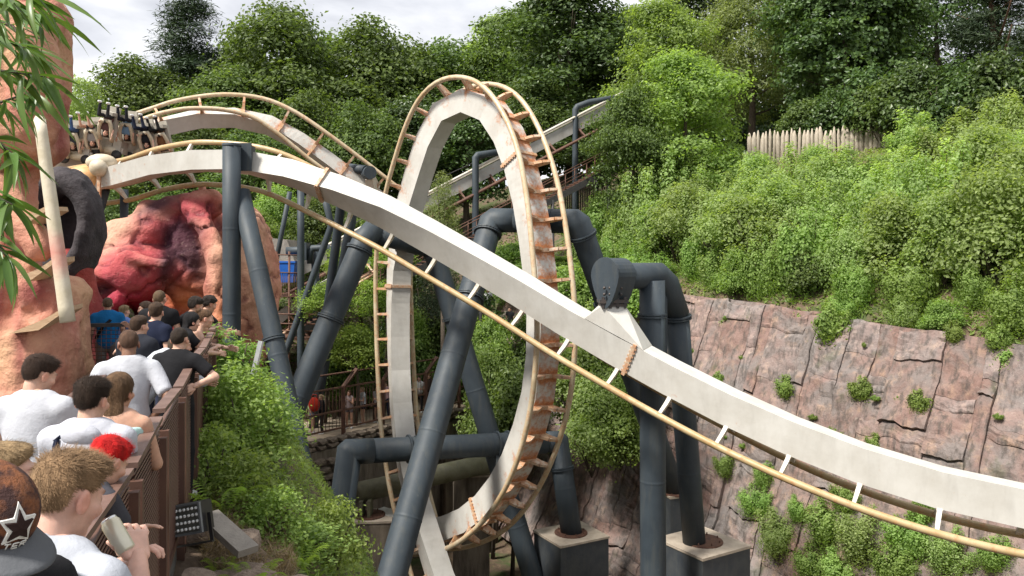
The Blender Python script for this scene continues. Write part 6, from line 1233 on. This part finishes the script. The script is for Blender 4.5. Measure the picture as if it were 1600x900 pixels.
person('child in blue and white top beside the blue T-shirt man', gpx(192, 13.6), 13.6, A(-20), 1.52, skin=0, shirt=(.18, .28, .62), hair='short', hairc=(.28, .2, .11), h=.03)
person('tall man with shaved fair hair and black T-shirt near the sculpture', gpx(248, 11.6), 11.6, A(5), 1.88, skin=0, shirt=BLK, hair='crop', hairc=(.13, .085, .05), arms=('down', 'front'), h=.026, legs=BLK)
person('girl with long dark hair turned round holding a cup', gpx(231, 12.1), 12.1, A(115), 1.68, arms=('down', 'phone'), skin=0, shirt=BLK, hair='long', hairc=(.05, .03, .02), fem=1, h=.026)
person('woman with tied-back brown hair leaning on the rail with a cup', gpx(297, 10.6), 10.6, A(-62), 1.72, lean=.42, arms=('rail', 'fold'), skin=0, shirt=BLK, sleeve=0, strap_top=True, hair='bun', hairc=(.10, .055, .03), fem=1, h=.022, near=1500, hp=-.1)
person('person with black hair tucked behind the leaning woman', gpx(280, 10.2), 10.2, A(-45), 1.68, lean=.35, arms=('rail', 'rail'), skin=0, shirt=BLK, hair='long', hairc=(.012, .011, .012), h=.026, fem=1, hp=-.2)
person('curly dark-haired person at the far end of the rail', gpx(292, 11.8), 11.8, A(-45), 1.78, lean=.25, arms=('rail', 'rail'), skin=1, shirt=BLK, hair='curly', hairc=(.025, .018, .014), h=.028)
person('dark-haired person with sunglasses on head at the fence corner', gpx(312, 12.3), 12.3, A(-45), 1.78, lean=.30, arms=('rail', 'rail'), skin=1, shirt=BLK, hair='curly', hairc=(.022, .016, .013), h=.028)
# far path
def far(label, px, py, Y, yaw, **k):
    p = at(px, py, Y); return person(label, p.x, p.y, yaw, z=-5.4, h=k.pop('h', .034), **k)
def fper(label, px, u, q, yaw, **k):
    lo, hi = -8., 16.
    for _ in range(40):
        m_ = (lo + hi) / 2; p = fpt(m_, q, 0)
        if 800 + p.x / p.y * F < px: lo = m_
        else: hi = m_
    p = fpt(lo, q, -5.4); return person(label, p.x, p.y, yaw, z=-5.4, h=.034, **k)
fper('fair-haired person in black jacket with white sleeve stripes on the far path', 503, 0, .2, A(100), shirt=BLK, sleeve=2, legs=BLK, hair='short', hairc=(.45, .33, .19), arms=('front', 'front'))
fper('person half hidden by leaves at the left end of the far path', 488, 0, -.1, A(-90), shirt=(.2, .16, .14), legs=(.2, .25, .35), hair='short', leglen=.5, arms=('front', 'down'))
rb = thing('red_bag', 'round red bag held in front of the black jacket', 'bag', at(491, 632, 33.6)); mb = MB(); mb.ball((0, 0, 0), .26, 14, sc=(.95, .5, 1.2)); link('bag_body', mb.mesh(), rb, clothmat((.42, .035, .02))); mb = MB(); mb.tube([(-.14, 0, .24), (-.08, 0, .42), (.08, 0, .42), (.14, 0, .24)], .016, 6); link('handle', mb.mesh(), rb, clothmat((.42, .035, .02)))
fper('woman in patterned playsuit with long hair on the far path', 546, 0, .3, A(170), shirt=(.30, .24, .24), sleeve=0, legs=(.16, .14, .15), leglen=.45, hair='long', hairc=(.12, .06, .035), fem=1, arms=('phone', 'down'), skin=1)
fper('woman in white top and navy skirt on the far path', 567, 0, .1, A(120), shirt=WHT, legs=NVY, leglen=.5, hair='long', hairc=(.34, .24, .14), fem=1, arms=('front', 'front'))
fper('person in pale top seated against the fence behind the loop rail', 590, 0, .4, A(150), shirt=(.55, .52, .56), legs=(.05, .05, .06), leglen=.5, hair='short', arms=('front', 'down'))
fper('person with pink top just left of the loop limb', 603, 0, -.2, A(170), shirt=(.62, .40, .42), legs=(.04, .05, .09), hair='long', hairc=(.10, .06, .04), fem=1)
fper('man in plain white T-shirt and dark trousers right of the loop limb', 655, 0, .3, A(175), shirt=(.62, .62, .62), legs=(.03, .03, .035), hair='crop', hairc=(.05, .03, .02), arms=('front', 'fold'), H=1.85)
fper('person in dark clothes behind the man in the plain white T-shirt', 670, 0, -.3, A(190), shirt=(.05, .035, .03), legs=BLK, hair='short', hairc=(.14, .07, .03))
for lab, px, py, Y, sh_, lg in (('far person in white top by the log fence', 763, 470, 45, (.70, .70, .72), (.1, .1, .12)), ('far man in black top and pale shorts near the round bush', 797, 500, 43, BLK, (.5, .48, .44))):
    p = at(px, py, Y); zf = p.z - 1.0; person(lab, p.x, p.y, A(150), z=zf, h=.036, shirt=sh_, legs=lg, leglen=.5 if sh_ == BLK else 2, hair='short')
    tag(MB().box((p.x, p.y, zf - .1), (1.6, 1.6, .2)).build('path_step', M_path), kind='structure')
# riders hang head-down in the train
RL = ['rider in jeans with dark top, second from the sculpture wall', 'rider with bare knees next to the jeans rider', 'rider in the tallest seat of the train', 'rider in blue top with dark trousers', 'rider in navy trousers and white shoes', 'rider in the last seat at the right', 'rider half hidden by the sculpture wall']
RC = [((.05, .05, .06), (.05, .09, .20), 2), ((.30, .28, .28), (.06, .06, .07), .5), ((.10, .05, .05), (.03, .03, .035), 2), ((.16, .27, .42), (.02, .022, .03), 2), ((.02, .02, .025), (.02, .026, .05), 2), ((.2, .1, .05), (.02, .02, .02), 2), ((.4, .1, .08), (.05, .09, .2), 2)]
for i, ((px, py, Y, rl), lab, (s_, l_, ll)) in enumerate(zip(SEATS, RL, RC)):
    p = at(px, py, Y) + V((0, -.16, -.10)); person(lab + ', upside down', p.x, p.y, 0, z=p.z, sit=True, arms=('hang', 'hang') if i % 2 else ('front', 'hang'), shirt=s_, legs=l_, leglen=ll, skin=i % 2, hair='short' if i % 3 else 'long', h=.034, rot=(math.pi + .12, R(rl), 0), shoes=(.75, .75, .75), H=1.68, group='riders of the upside-down train')
